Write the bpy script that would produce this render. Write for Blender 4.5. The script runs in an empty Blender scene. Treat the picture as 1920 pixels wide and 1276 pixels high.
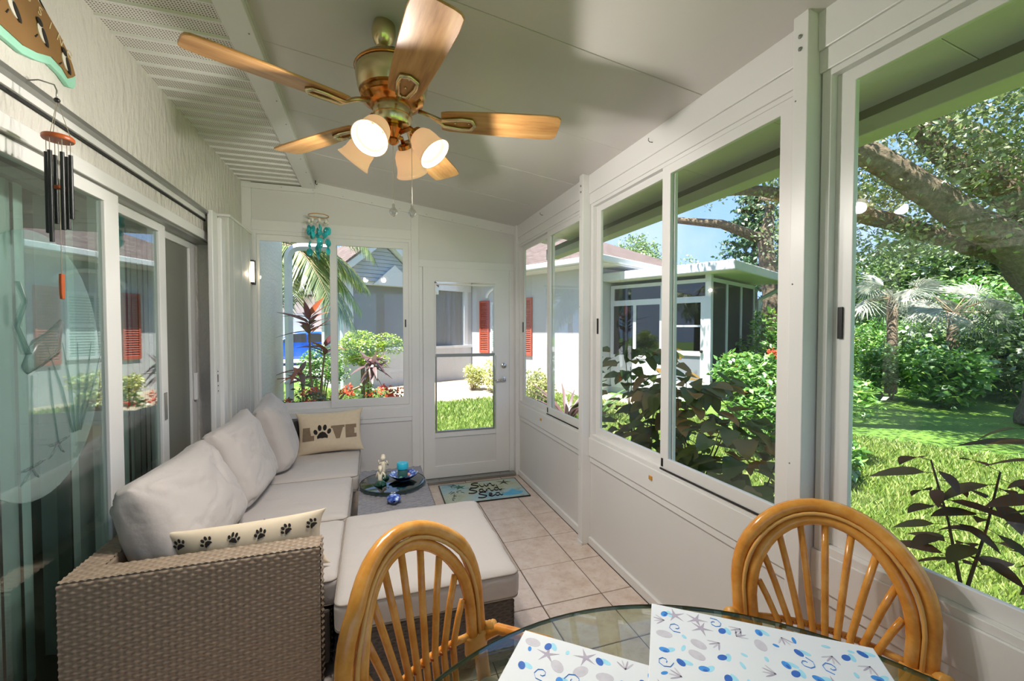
import bpy, bmesh, math, random
import numpy as np
from mathutils import Vector, Matrix, noise, Quaternion

PI = math.pi
R = math.radians
rng = random.Random(11)
nrg = np.random.default_rng(5)
sc = bpy.context.scene
col = sc.collection

# ------------------------------------------------------------------ camera
cam_d = bpy.data.cameras.new('camera')
cam_d.sensor_width = 36.0
cam_d.lens = 36.0 * 803.0 / 1920.0
cam_d.clip_start = 0.03
cam_d.clip_end = 400
cam = bpy.data.objects.new('camera', cam_d)
col.objects.link(cam)
cam.location = (0, 0, 1.45)
cam.rotation_euler = (R(90 - 1.5), 0, R(-18.26))
sc.camera = cam

# ------------------------------------------------------------------ sky, sun, exposure
SKY_STRENGTH = 0.82
SUN_STRENGTH = 8.6
BULB_W = 15.5
sc.view_settings.view_transform = 'Standard'
sc.view_settings.look = 'None'
sc.view_settings.gamma = 1.0
sc.view_settings.use_curve_mapping = False
sc.view_settings.exposure = 1.0

world = bpy.data.worlds.new('sky')
sc.world = world
world.use_nodes = True
wn = world.node_tree.nodes
wl = world.node_tree.links
wn.clear()
w_out = wn.new('ShaderNodeOutputWorld')
w_bg = wn.new('ShaderNodeBackground')
w_bg.inputs['Strength'].default_value = SKY_STRENGTH
w_tc = wn.new('ShaderNodeTexCoord')
w_sep = wn.new('ShaderNodeSeparateXYZ')
w_ramp = wn.new('ShaderNodeValToRGB')
e = w_ramp.color_ramp.elements
e[0].position = 0.0; e[0].color = (0.37, 0.57, 1.0, 1)
e[1].position = 1.0; e[1].color = (0.24, 0.46, 0.95, 1)
m_ = e.new(0.35); m_.color = (0.29, 0.50, 1.0, 1)
w_no = wn.new('ShaderNodeTexNoise')
w_no.inputs['Scale'].default_value = 2.2
w_no.inputs['Detail'].default_value = 6
w_cr = wn.new('ShaderNodeValToRGB')
w_cr.color_ramp.elements[0].position = 0.46
w_cr.color_ramp.elements[1].position = 0.85
w_mix = wn.new('ShaderNodeMix'); w_mix.data_type = 'RGBA'
w_mix.inputs['B'].default_value = (0.95, 0.97, 1.0, 1)
wl.new(w_tc.outputs['Generated'], w_sep.inputs[0])
wl.new(w_sep.outputs['Z'], w_ramp.inputs[0])
wl.new(w_tc.outputs['Generated'], w_no.inputs['Vector'])
wl.new(w_no.outputs[0], w_cr.inputs[0])
wl.new(w_cr.outputs[0], w_mix.inputs['Factor'])
wl.new(w_ramp.outputs[0], w_mix.inputs['A'])
wl.new(w_mix.outputs['Result'], w_bg.inputs['Color'])
wl.new(w_bg.outputs[0], w_out.inputs[0])

sun_d = bpy.data.lights.new('sun', 'SUN')
sun_d.energy = SUN_STRENGTH
sun_d.angle = R(0.6)
sun_d.color = (1.0, 0.95, 0.86)
sun = bpy.data.objects.new('sun', sun_d)
col.objects.link(sun)
sun.location = (-20, -12, 40)
sun.rotation_euler = Vector((0.335, 0.175, -0.925)).to_track_quat('-Z', 'Y').to_euler()

sc.cycles.use_denoising = True
sc.cycles.max_bounces = 10
sc.cycles.diffuse_bounces = 6
sc.cycles.glossy_bounces = 4
sc.cycles.transparent_max_bounces = 16
sc.cycles.sample_clamp_indirect = 6.0
sc.cycles.caustics_reflective = False
sc.cycles.caustics_refractive = False

# ------------------------------------------------------------------ materials
def srgb(r, g, b):
    f = lambda c: ((c / 255.0) / 12.92 if c <= 10 else (((c / 255.0) + 0.055) / 1.055) ** 2.4)
    return (f(r), f(g), f(b))

def _mix(nt, a, b, fac, blend='MIX'):
    m = nt.nodes.new('ShaderNodeMix'); m.data_type = 'RGBA'; m.blend_type = blend
    for sock, v in (('A', a), ('B', b)):
        if isinstance(v, tuple): m.inputs[sock].default_value = (*v[:3], 1)
        else: nt.links.new(v, m.inputs[sock])
    if isinstance(fac, (int, float)): m.inputs['Factor'].default_value = fac
    else: nt.links.new(fac, m.inputs['Factor'])
    return m.outputs['Result']

def _coords(nt, scale=None, kind='Object'):
    tc = nt.nodes.new('ShaderNodeTexCoord')
    if scale is None: return tc.outputs[kind]
    mp = nt.nodes.new('ShaderNodeMapping')
    mp.inputs['Scale'].default_value = scale
    nt.links.new(tc.outputs[kind], mp.inputs['Vector'])
    return mp.outputs[0]

def _noise(nt, scale, detail=3, vec=None, rough=0.5):
    n = nt.nodes.new('ShaderNodeTexNoise')
    n.inputs['Scale'].default_value = scale
    n.inputs['Detail'].default_value = detail
    n.inputs['Roughness'].default_value = rough
    if vec is not None: nt.links.new(vec, n.inputs['Vector'])
    return n.outputs[0]

def _ramp(nt, fac, stops):
    r = nt.nodes.new('ShaderNodeValToRGB')
    el = r.color_ramp.elements
    el[0].position, el[0].color = stops[0][0], (*stops[0][1], 1)
    el[1].position, el[1].color = stops[-1][0], (*stops[-1][1], 1)
    for p, c in stops[1:-1]:
        x = el.new(p); x.color = (*c, 1)
    nt.links.new(fac, r.inputs[0])
    return r.outputs[0]

def _bump(nt, height, strength, dist=0.01):
    b = nt.nodes.new('ShaderNodeBump')
    b.inputs['Strength'].default_value = strength
    b.inputs['Distance'].default_value = dist
    nt.links.new(height, b.inputs['Height'])
    return b.outputs[0]

def mat(name, c1, c2=None, scale=8, rough=0.5, metal=0.0, bump=None, stretch=None, obj_random=0.0,
        spec=0.5, emit=None, detail=3, island=0.0, kind='Object', sheen=0.0):
    """Principled material: colour c1..c2 by noise, optional bump (scale, strength, distance)."""
    m = bpy.data.materials.new(name); m.use_nodes = True
    nt = m.node_tree; p = nt.nodes['Principled BSDF']
    p.inputs['Roughness'].default_value = rough
    p.inputs['Metallic'].default_value = metal
    p.inputs['Specular IOR Level'].default_value = spec
    if sheen: p.inputs['Sheen Weight'].default_value = sheen
    vec = _coords(nt, stretch, kind)
    cur = c1
    if c2 is not None:
        cur = _mix(nt, c1, c2, _noise(nt, scale, detail, vec))
    for src, amt in ((('ShaderNodeObjectInfo', 'Random'), obj_random), (('ShaderNodeNewGeometry', 'Random Per Island'), island)):
        if amt:
            n = nt.nodes.new(src[0])
            lo, hi = 1 - amt, 1 + amt
            mr = nt.nodes.new('ShaderNodeMapRange')
            mr.inputs['To Min'].default_value = lo; mr.inputs['To Max'].default_value = hi
            nt.links.new(n.outputs[src[1]], mr.inputs['Value'])
            cb = nt.nodes.new('ShaderNodeCombineXYZ')
            for k in range(3): nt.links.new(mr.outputs[0], cb.inputs[k])
            cur = _mix(nt, cur, cb.outputs[0], 1.0, 'MULTIPLY')
    if isinstance(cur, tuple): p.inputs['Base Color'].default_value = (*cur[:3], 1)
    else: nt.links.new(cur, p.inputs['Base Color'])
    if bump:
        h = _noise(nt, bump[0], bump[3] if len(bump) > 3 else 3, vec)
        nt.links.new(_bump(nt, h, bump[1], bump[2]), p.inputs['Normal'])
    if emit:
        p.inputs['Emission Color'].default_value = (*emit[0], 1)
        p.inputs['Emission Strength'].default_value = emit[1]
    return m

def leaf_mat(name, c1, c2, trans=0.35, rough=0.45, per='island', third=None, gloss=0.12):
    """Two-sided leaf: diffuse + translucent + a little gloss; colour varies leaf by leaf."""
    m = bpy.data.materials.new(name); m.use_nodes = True
    nt = m.node_tree; nt.nodes.clear()
    out = nt.nodes.new('ShaderNodeOutputMaterial')
    if per == 'island':
        g = nt.nodes.new('ShaderNodeNewGeometry'); fac = g.outputs['Random Per Island']
    else:
        g = nt.nodes.new('ShaderNodeObjectInfo'); fac = g.outputs['Random']
    stops = [(0.0, c1), (1.0, c2)] if third is None else [(0.0, c1), (0.6, c2), (1.0, third)]
    c = _ramp(nt, fac, stops)
    d = nt.nodes.new('ShaderNodeBsdfDiffuse'); t = nt.nodes.new('ShaderNodeBsdfTranslucent')
    gl = nt.nodes.new('ShaderNodeBsdfGlossy'); gl.inputs['Roughness'].default_value = rough
    for s in (d, t): nt.links.new(c, s.inputs['Color'])
    gl.inputs['Color'].default_value = (0.8, 0.85, 0.8, 1)
    m1 = nt.nodes.new('ShaderNodeMixShader'); m1.inputs[0].default_value = trans
    nt.links.new(d.outputs[0], m1.inputs[1]); nt.links.new(t.outputs[0], m1.inputs[2])
    m2 = nt.nodes.new('ShaderNodeMixShader'); m2.inputs[0].default_value = gloss
    nt.links.new(m1.outputs[0], m2.inputs[1]); nt.links.new(gl.outputs[0], m2.inputs[2])
    nt.links.new(m2.outputs[0], out.inputs[0])
    return m

def glass_mat(name, tint=(0.97, 0.98, 0.98), f0=0.05, rough=0.0, haze=0.0):
    """Sheet glass: transparent with Fresnel-weighted mirror reflection (Schlick from the facing angle)."""
    m = bpy.data.materials.new(name); m.use_nodes = True
    nt = m.node_tree; nt.nodes.clear()
    out = nt.nodes.new('ShaderNodeOutputMaterial')
    lw = nt.nodes.new('ShaderNodeLayerWeight'); lw.inputs['Blend'].default_value = 0.5
    pw = nt.nodes.new('ShaderNodeMath'); pw.operation = 'POWER'; pw.inputs[1].default_value = 5.0
    nt.links.new(lw.outputs['Facing'], pw.inputs[0])
    mr = nt.nodes.new('ShaderNodeMapRange')
    mr.inputs['To Min'].default_value = f0; mr.inputs['To Max'].default_value = 1.0
    nt.links.new(pw.outputs[0], mr.inputs['Value'])
    tr = nt.nodes.new('ShaderNodeBsdfTransparent'); tr.inputs[0].default_value = (*tint, 1)
    gl = nt.nodes.new('ShaderNodeBsdfGlossy'); gl.inputs['Roughness'].default_value = rough
    body = tr.outputs[0]
    if haze:
        df = nt.nodes.new('ShaderNodeBsdfDiffuse'); df.inputs[0].default_value = (*tint, 1)
        mh = nt.nodes.new('ShaderNodeMixShader'); mh.inputs[0].default_value = haze
        nt.links.new(tr.outputs[0], mh.inputs[1]); nt.links.new(df.outputs[0], mh.inputs[2]); body = mh.outputs[0]
    mx = nt.nodes.new('ShaderNodeMixShader')
    nt.links.new(mr.outputs[0], mx.inputs[0]); nt.links.new(body, mx.inputs[1]); nt.links.new(gl.outputs[0], mx.inputs[2])
    nt.links.new(mx.outputs[0], out.inputs[0])
    return m

def screen_mat(name, colr, cover):
    """Insect screen: fine mesh that covers part of what is behind it."""
    m = bpy.data.materials.new(name); m.use_nodes = True
    nt = m.node_tree; nt.nodes.clear()
    out = nt.nodes.new('ShaderNodeOutputMaterial')
    tr = nt.nodes.new('ShaderNodeBsdfTransparent'); df = nt.nodes.new('ShaderNodeBsdfDiffuse')
    df.inputs[0].default_value = (*colr, 1)
    mx = nt.nodes.new('ShaderNodeMixShader'); mx.inputs[0].default_value = cover
    nt.links.new(tr.outputs[0], mx.inputs[1]); nt.links.new(df.outputs[0], mx.inputs[2])
    nt.links.new(mx.outputs[0], out.inputs[0])
    return m

MT = {}
MT['white_metal'] = mat('white_metal', srgb(226, 224, 222), srgb(219, 217, 215), 3, rough=0.35, spec=0.4)
MT['white_panel'] = mat('white_panel', srgb(218, 215, 213), srgb(211, 208, 206), 2, rough=0.5, bump=(160, 0.05, 0.002))
MT['ceiling_paint'] = mat('ceiling_paint', srgb(210, 204, 200), srgb(203, 197, 193), 1.5, rough=0.32, bump=(26, 0.08, 0.004))
MT['stucco'] = mat('stucco', srgb(216, 210, 203), srgb(208, 202, 195), 5, rough=0.8, bump=(30, 1.0, 0.022, 5), stretch=(1, 1, 0.4))
MT['stucco_out'] = mat('stucco_out', srgb(240, 234, 226), srgb(228, 222, 214), 6, rough=0.85, bump=(34, 0.8, 0.012, 5))
MT['black'] = mat('black', (0.008, 0.008, 0.008), rough=0.4)
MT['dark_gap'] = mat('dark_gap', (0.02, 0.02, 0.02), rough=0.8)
MT['chrome'] = mat('chrome', (0.62, 0.60, 0.57), rough=0.22, metal=1.0)
MT['brass'] = mat('brass', srgb(214, 198, 160), srgb(196, 178, 138), 6, rough=0.22, metal=1.0)
MT['bronze'] = mat('bronze', srgb(196, 132, 66), rough=0.2, metal=1.0)
MT['gray_metal'] = mat('gray_metal', srgb(150, 150, 146), rough=0.35, metal=0.7)
MT['glass'] = glass_mat('window_glass', (0.965, 0.98, 0.97), 0.035)
MT['slider_glass'] = glass_mat('slider_glass', (0.89, 0.97, 0.95), 0.20)
MT['table_glass'] = glass_mat('table_glass', (0.80, 0.85, 0.76), 0.06)
MT['glass_edge'] = mat('glass_edge', srgb(110, 128, 104), rough=0.1)
MT['dark_glass'] = glass_mat('smoked_plate_glass', (0.33, 0.43, 0.41), 0.16)
MT['grout'] = mat('grout', srgb(84, 74, 70), rough=0.9)

def tile_material():
    m = bpy.data.materials.new('floor_tile'); m.use_nodes = True
    nt = m.node_tree; p = nt.nodes['Principled BSDF']
    vec = _coords(nt)
    oi = nt.nodes.new('ShaderNodeObjectInfo')
    ad = nt.nodes.new('ShaderNodeVectorMath'); ad.operation = 'ADD'
    sc_ = nt.nodes.new('ShaderNodeVectorMath'); sc_.operation = 'SCALE'; sc_.inputs['Scale'].default_value = 37.0
    cb = nt.nodes.new('ShaderNodeCombineXYZ'); nt.links.new(oi.outputs['Random'], cb.inputs[0]); nt.links.new(oi.outputs['Random'], cb.inputs[1])
    nt.links.new(cb.outputs[0], sc_.inputs[0]); nt.links.new(vec, ad.inputs[0]); nt.links.new(sc_.outputs[0], ad.inputs[1])
    n1 = _noise(nt, 9, 6, ad.outputs[0], 0.65)
    c = _ramp(nt, n1, [(0.25, srgb(190, 166, 150)), (0.5, srgb(210, 192, 180)), (0.75, srgb(220, 208, 200))])
    n2 = _noise(nt, 30, 5, ad.outputs[0], 0.7)
    c = _mix(nt, c, srgb(170, 138, 114), _ramp(nt, n2, [(0.52, (0, 0, 0)), (0.75, (0.55, 0.55, 0.55))]))
    nt.links.new(c, p.inputs['Base Color'])
    p.inputs['Roughness'].default_value = 0.28
    nt.links.new(_bump(nt, n2, 0.06, 0.003), p.inputs['Normal'])
    return m
MT['tile'] = tile_material()

def wood_mat(name, dark, mid, light, scale=(1, 14, 14), rough=0.35):
    m = bpy.data.materials.new(name); m.use_nodes = True
    nt = m.node_tree; p = nt.nodes['Principled BSDF']
    vec = _coords(nt, scale)
    n1 = _noise(nt, 3.0, 6, vec, 0.6)
    nt.links.new(_ramp(nt, n1, [(0.3, dark), (0.5, mid), (0.72, light)]), p.inputs['Base Color'])
    p.inputs['Roughness'].default_value = rough
    return m
MT['blade_wood'] = wood_mat('blade_wood', srgb(150, 100, 52), srgb(186, 136, 80), srgb(206, 160, 104), (1.2, 11, 11), 0.38)
MT['rattan'] = wood_mat('rattan', srgb(200, 124, 44), srgb(222, 150, 62), srgb(236, 174, 92), (5, 5, 5), 0.22)
MT['rattan_pale'] = mat('rattan_pale', srgb(228, 176, 100), srgb(214, 156, 80), 20, rough=0.35)
MT['rattan_wrap'] = mat('rattan_wrap', srgb(222, 166, 84), srgb(206, 146, 66), 40, rough=0.4)
MT['tie_wood'] = mat('tie_wood', srgb(176, 92, 36), srgb(150, 70, 24), 12, rough=0.35)
MT['wicker'] = mat('wicker', srgb(170, 149, 128), srgb(140, 122, 104), 26, rough=0.5, stretch=(1, 1, 4))
MT['wicker_dark'] = mat('wicker_dark', srgb(92, 82, 74), srgb(70, 62, 56), 26, rough=0.45)
MT['wicker_table'] = mat('wicker_table', srgb(136, 134, 138), srgb(108, 106, 112), 26, rough=0.35)
MT['cushion'] = mat('cushion', srgb(192, 184, 179), srgb(183, 174, 168), 3, rough=0.85, bump=(9, 0.35, 0.02, 4), sheen=0.2)
MT['piping'] = mat('piping', srgb(150, 138, 126), rough=0.85)

# ------------------------------------------------------------------ mesh builder
class MB:
    def __init__(s): s.v = []; s.f = []
    def add(s, vs, fs, M=None):
        b = len(s.v)
        for p in vs:
            p = Vector(p)
            s.v.append(tuple(M @ p) if M is not None else tuple(p))
        s.f += [tuple(i + b for i in f) for f in fs]
        return s
    def box(s, x0, x1, y0, y1, z0, z1, M=None):
        return s.add([(x0, y0, z0), (x1, y0, z0), (x1, y1, z0), (x0, y1, z0), (x0, y0, z1), (x1, y0, z1), (x1, y1, z1), (x0, y1, z1)],
                     [(0, 3, 2, 1), (4, 5, 6, 7), (0, 1, 5, 4), (1, 2, 6, 5), (2, 3, 7, 6), (3, 0, 4, 7)], M)
    def prism(s, poly, z0, z1, M=None):
        n = len(poly)
        a = sum(poly[i][0] * poly[(i + 1) % n][1] - poly[(i + 1) % n][0] * poly[i][1] for i in range(n))
        if a < 0: poly = poly[::-1]
        vs = [(x, y, z0) for x, y in poly] + [(x, y, z1) for x, y in poly]
        fs = [tuple(range(n - 1, -1, -1)), tuple(range(n, 2 * n))] + [(i, (i + 1) % n, n + (i + 1) % n, n + i) for i in range(n)]
        return s.add(vs, fs, M)
    def tube(s, pts, r, n=8, closed=False, cap=True, flat=1.0, M=None):
        pts = [Vector(p) for p in pts]; k = len(pts)
        rs = r if isinstance(r, (list, tuple)) else [r] * k
        tans = []
        for i in range(k):
            a = pts[(i - 1) % k] if (closed or i > 0) else pts[i]
            b = pts[(i + 1) % k] if (closed or i < k - 1) else pts[i]
            t = b - a
            tans.append(t.normalized() if t.length > 1e-9 else Vector((0, 0, 1)))
        ref = Vector((0, 0, 1)) if abs(tans[0].z) < 0.9 else Vector((1, 0, 0))
        u = (ref - tans[0] * ref.dot(tans[0])).normalized()
        vs = []
        for i in range(k):
            t = tans[i]
            u = u - t * u.dot(t)
            u = u.normalized() if u.length > 1e-6 else t.orthogonal().normalized()
            w = t.cross(u)
            for j in range(n):
                a = 2 * PI * j / n
                vs.append(pts[i] + u * (math.cos(a) * rs[i]) + w * (math.sin(a) * rs[i] * flat))
        fs = []
        for i in range(k if closed else k - 1):
            i2 = (i + 1) % k
            for j in range(n):
                j2 = (j + 1) % n
                fs.append((i * n + j, i * n + j2, i2 * n + j2, i2 * n + j))
        if cap and not closed:
            fs.append(tuple(range(n - 1, -1, -1))); fs.append(tuple((k - 1) * n + j for j in range(n)))
        return s.add(vs, fs, M)
    def lathe(s, prof, n=24, M=None, cap=True):
        vs = []; fs = []; k = len(prof)
        for r, z in prof:
            for j in range(n):
                a = 2 * PI * j / n
                vs.append((r * math.cos(a), r * math.sin(a), z))
        for i in range(k - 1):
            for j in range(n):
                j2 = (j + 1) % n
                fs.append((i * n + j, i * n + j2, (i + 1) * n + j2, (i + 1) * n + j))
        if cap:
            if prof[0][0] > 1e-5: fs.append(tuple(range(n - 1, -1, -1)))
            if prof[-1][0] > 1e-5: fs.append(tuple((k - 1) * n + j for j in range(n)))
        return s.add(vs, fs, M)
    def ball(s, c, rx, ry=None, rz=None, n=12, m=8, M=None):
        ry = ry or rx; rz = rz or rx
        T = Matrix.Translation(c) @ Matrix.Diagonal((rx, ry, rz, 1))
        prof = [(math.cos(-PI / 2 + PI * i / m), math.sin(-PI / 2 + PI * i / m)) for i in range(m + 1)]
        return s.lathe([(max(a, 1e-4), b) for a, b in prof], n, (M @ T) if M is not None else T, cap=False)
    def grid(s, fn, nu, nv, M=None):
        vs = [fn(i / nu, j / nv) for j in range(nv + 1) for i in range(nu + 1)]
        fs = [(j * (nu + 1) + i, j * (nu + 1) + i + 1, (j + 1) * (nu + 1) + i + 1, (j + 1) * (nu + 1) + i) for j in range(nv) for i in range(nu)]
        return s.add(vs, fs, M)
    def mesh(s, name):
        me = bpy.data.meshes.new(name); me.from_pydata(s.v, [], s.f); me.update(); return me
    def build(s, name, material, parent=None, smooth=False, loc=None, bevel=0.0, seg=2, kind=None, label=None, solid=0.0):
        o = bpy.data.objects.new(name, s.mesh(name))
        return _fin(o, material, parent, smooth, loc, bevel, seg, kind, label, solid)

def _fin(o, material, parent=None, smooth=False, loc=None, bevel=0.0, seg=2, kind=None, label=None, solid=0.0):
    col.objects.link(o)
    mt = MT[material] if isinstance(material, str) else material
    if len(o.data.materials) == 0: o.data.materials.append(mt)
    if smooth:
        o.data.polygons.foreach_set('use_smooth', [True] * len(o.data.polygons))
        if smooth == 'auto':
            o.data.set_sharp_from_angle(angle=R(40))
    if loc is not None: o.location = loc
    if parent is not None: o.parent = parent
    if bevel:
        b = o.modifiers.new('bevel', 'BEVEL'); b.width = bevel; b.segments = seg; b.limit_method = 'ANGLE'; b.angle_limit = R(40)
    if solid:
        b = o.modifiers.new('solid', 'SOLIDIFY'); b.thickness = solid; b.offset = 0
    if kind: o['kind'] = kind
    if label: o['label'] = label
    return o

def thing(name, label, cat, loc=(0, 0, 0), rotz=0.0, group=None):
    o = bpy.data.objects.new(name, None); col.objects.link(o)
    o.empty_display_size = 0.1
    o.location = loc; o.rotation_euler = (0, 0, rotz)
    o['label'] = label; o['category'] = cat
    if group: o['group'] = group
    return o
def tag(o, label, cat, group=None, kind=None):
    o['label'] = label; o['category'] = cat
    if group: o['group'] = group
    if kind: o['kind'] = kind
    return o
def struct(name, label=None, cat=None, loc=(0, 0, 0), rotz=0.0):
    o = bpy.data.objects.new(name, None); col.objects.link(o); o.empty_display_size = 0.1
    o.location = loc; o.rotation_euler = (0, 0, rotz); o['kind'] = 'structure'
    if label: o['label'] = label
    if cat: o['category'] = cat
    return o
def box(name, material, parent, x0, x1, y0, y1, z0, z1, bevel=0.0, **k):
    return MB().box(x0, x1, y0, y1, z0, z1).build(name, material, parent, bevel=bevel, **k)
def share(name, me, material, parent, M):
    o = bpy.data.objects.new(name, me); col.objects.link(o)
    if len(me.materials) == 0: me.materials.append(MT[material] if isinstance(material, str) else material)
    o.parent = parent; o.matrix_local = M
    return o

def np_mesh(name, V, F, smooth=False):
    """V (N,3) float array, F (M,k) int array with k = 3 or 4."""
    me = bpy.data.meshes.new(name)
    M, k = F.shape
    me.vertices.add(len(V)); me.vertices.foreach_set('co', np.ascontiguousarray(V, np.float32).ravel())
    me.loops.add(M * k); me.loops.foreach_set('vertex_index', np.ascontiguousarray(F, np.int32).ravel())
    me.polygons.add(M); me.polygons.foreach_set('loop_start', np.arange(M, dtype=np.int32) * k)
    me.polygons.foreach_set('loop_total', np.full(M, k, np.int32))
    me.update(calc_edges=True); me.validate()
    if smooth: me.polygons.foreach_set('use_smooth', [True] * M)
    return me
def rand_frames(n, up_bias=0.0, rg=nrg):
    """n random rotation matrices; up_bias pulls leaf normals upward."""
    nrm = rg.normal(size=(n, 3)); nrm[:, 2] = np.abs(nrm[:, 2]) + up_bias
    nrm /= np.linalg.norm(nrm, axis=1, keepdims=True)
    a = rg.normal(size=(n, 3)); a -= nrm * (a * nrm).sum(1, keepdims=True); a /= np.linalg.norm(a, axis=1, keepdims=True)
    b = np.cross(nrm, a)
    return np.stack([a, b, nrm], axis=2)
def scatter(name, material, parent, P, Rm, S, tv, tf, kind='stuff'):
    """Join copies of a small template leaf (tv, tf) at points P with frames Rm and sizes S."""
    tv = np.array(tv, float); tf = np.array(tf, int)
    V = np.einsum('nij,kj->nki', Rm, tv) * S[:, None, None] + P[:, None, :]
    F = tf[None] + (np.arange(len(P)) * len(tv))[:, None, None]
    o = bpy.data.objects.new(name, np_mesh(name, V.reshape(-1, 3), F.reshape(-1, tf.shape[1])))
    return _fin(o, material, parent, kind=kind)
LEAF4 = ([(0, 0, 0), (0.5, -0.28, 0.06), (1, 0, -0.08), (0.5, 0.28, 0.06)], [(0, 1, 2, 3)])
# ------------------------------------------------------------------ room shell
XL, XR, YB, YF = -1.0, 1.385, 4.06, -1.6
def zc(x): return 2.71 - 0.1335 * (x + 0.45)

def ring(axis, p0, p1, a0, a1, z0, z1, wl, wr, wb, wt):
    """Rectangular frame as one connected mesh. axis 'x': lies in a plane of constant x (a = y); 'y': constant y (a = x)."""
    o = [(a0, z0), (a1, z0), (a1, z1), (a0, z1)]
    i = [(a0 + wl, z0 + wb), (a1 - wr, z0 + wb), (a1 - wr, z1 - wt), (a0 + wl, z1 - wt)]
    P = (lambda p, a, z: (p, a, z)) if axis == 'x' else (lambda p, a, z: (a, p, z))
    vs = [P(p0, *q) for q in o] + [P(p0, *q) for q in i] + [P(p1, *q) for q in o] + [P(p1, *q) for q in i]
    fs = []
    for k in range(4):
        n = (k + 1) % 4
        fs += [(k, n, 4 + n, 4 + k), (8 + k, 12 + k, 12 + n, 8 + n), (k, 8 + k, 8 + n, n), (4 + k, 4 + n, 12 + n, 12 + k)]
    m = MB(); m.add(vs, fs); return m

def flat(axis, p0, p1, a0, a1, z0, z1):
    return MB().box(p0, p1, a0, a1, z0, z1) if axis == 'x' else MB().box(a0, a1, p0, p1, z0, z1)

# floor: grout bed with one object per tile
fl = struct('floor', 'beige ceramic tiles laid in a square grid with dark grout', 'floor')
box('grout_bed', 'grout', fl, -1.2, 1.45, YF, YB + 0.06, -0.06, -0.004)
PT = 0.35
_tiles = {}
def tile_edges(lo, hi, ph):
    k0 = math.floor((lo - ph) / PT); out = []
    while ph + k0 * PT < hi:
        a, b = max(lo, ph + k0 * PT), min(hi, ph + (k0 + 1) * PT)
        if b - a > 0.02: out.append((a, b))
        k0 += 1
    return out
for (x0, x1) in tile_edges(-1.2, 1.385, 1.195):
    for (y0, y1) in tile_edges(YF, YB, 2.05):
        key = (round(x1 - x0, 3), round(y1 - y0, 3))
        if key not in _tiles:
            w, h = key[0] / 2 - 0.0028, key[1] / 2 - 0.0028; b = 0.0022
            m = MB(); m.add([(-w, -h, -0.01), (w, -h, -0.01), (w, h, -0.01), (-w, h, -0.01), (-w, -h, -b), (w, -h, -b), (w, h, -b), (-w, h, -b),
                             (-w + b, -h + b, 0), (w - b, -h + b, 0), (w - b, h - b, 0), (-w + b, h - b, 0)],
                            [(8, 9, 10, 11)] + [(k, (k + 1) % 4, 4 + (k + 1) % 4, 4 + k) for k in range(4)] + [(4 + k, 4 + (k + 1) % 4, 8 + (k + 1) % 4, 8 + k) for k in range(4)])
            _tiles[key] = m.mesh('tile')
        share('tile', _tiles[key], 'tile', fl, Matrix.Translation(((x0 + x1) / 2, (y0 + y1) / 2, rng.uniform(-0.0006, 0.0006))))

# ceiling: insulated roof panels, 0.61 m wide, and the perforated soffit strip along the house wall
ce = struct('ceiling', 'sloping beige ceiling of wide smooth roof panels', 'ceiling')
y = 1.535 - 0.61 * 6
while y < YB:
    a, b = max(y, YF) + 0.0015, min(y + 0.61, YB + 0.06) - 0.0015
    if b - a > 0.05:
        xa, xb = -0.50, 2.02
        m = MB(); m.add([(xa, a, zc(xa)), (xb, a, zc(xb)), (xb, b, zc(xb)), (xa, b, zc(xa)), (xa, a, zc(xa) + 0.08), (xb, a, zc(xb) + 0.08), (xb, b, zc(xb) + 0.08), (xa, b, zc(xa) + 0.08)],
                        [(0, 3, 2, 1), (4, 5, 6, 7), (0, 1, 5, 4), (1, 2, 6, 5), (2, 3, 7, 6), (3, 0, 4, 7)])
        m.build('ceiling_panel', 'ceiling_paint', ce, bevel=0.002, seg=1)
    y += 0.61
m = MB(); m.add([(x, yy, zc(x) + zz) for zz in (0.082, 0.1) for x, yy in ((-0.6, YF), (2.05, YF), (2.05, YB + 0.7), (-0.6, YB + 0.7))],
                [(0, 3, 2, 1), (4, 5, 6, 7), (0, 1, 5, 4), (1, 2, 6, 5), (2, 3, 7, 6), (3, 0, 4, 7)])
m.build('roof_deck', 'white_panel', ce)

def soffit_material():
    m = bpy.data.materials.new('perforated_vinyl'); m.use_nodes = True
    nt = m.node_tree; p = nt.nodes['Principled BSDF']
    tc = nt.nodes.new('ShaderNodeTexCoord')
    sx = nt.nodes.new('ShaderNodeSeparateXYZ'); nt.links.new(tc.outputs['Object'], sx.inputs[0])
    def frac(sock, k):
        a = nt.nodes.new('ShaderNodeMath'); a.operation = 'MULTIPLY'; a.inputs[1].default_value = k; nt.links.new(sock, a.inputs[0])
        b = nt.nodes.new('ShaderNodeMath'); b.operation = 'FRACT'; nt.links.new(a.outputs[0], b.inputs[0])
        c = nt.nodes.new('ShaderNodeMath'); c.operation = 'SUBTRACT'; c.inputs[1].default_value = 0.5; nt.links.new(b.outputs[0], c.inputs[0])
        d = nt.nodes.new('ShaderNodeMath'); d.operation = 'MULTIPLY'; nt.links.new(c.outputs[0], d.inputs[0]); nt.links.new(c.outputs[0], d.inputs[1])
        return d.outputs[0]
    ad = nt.nodes.new('ShaderNodeMath'); nt.links.new(frac(sx.outputs['X'], 90), ad.inputs[0]); nt.links.new(frac(sx.outputs['Y'], 84), ad.inputs[1])
    lt = nt.nodes.new('ShaderNodeMath'); lt.operation = 'LESS_THAN'; lt.inputs[1].default_value = 0.075; nt.links.new(ad.outputs[0], lt.inputs[0])
    nt.links.new(_mix(nt, srgb(222, 218, 212), srgb(92, 88, 82), lt.outputs[0]), p.inputs['Base Color'])
    p.inputs['Roughness'].default_value = 0.45
    return m
MT['soffit'] = soffit_material()
sf = struct('ceiling_soffit', 'perforated cream vinyl soffit of narrow ribbed strips beside the house wall', 'soffit')
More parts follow.
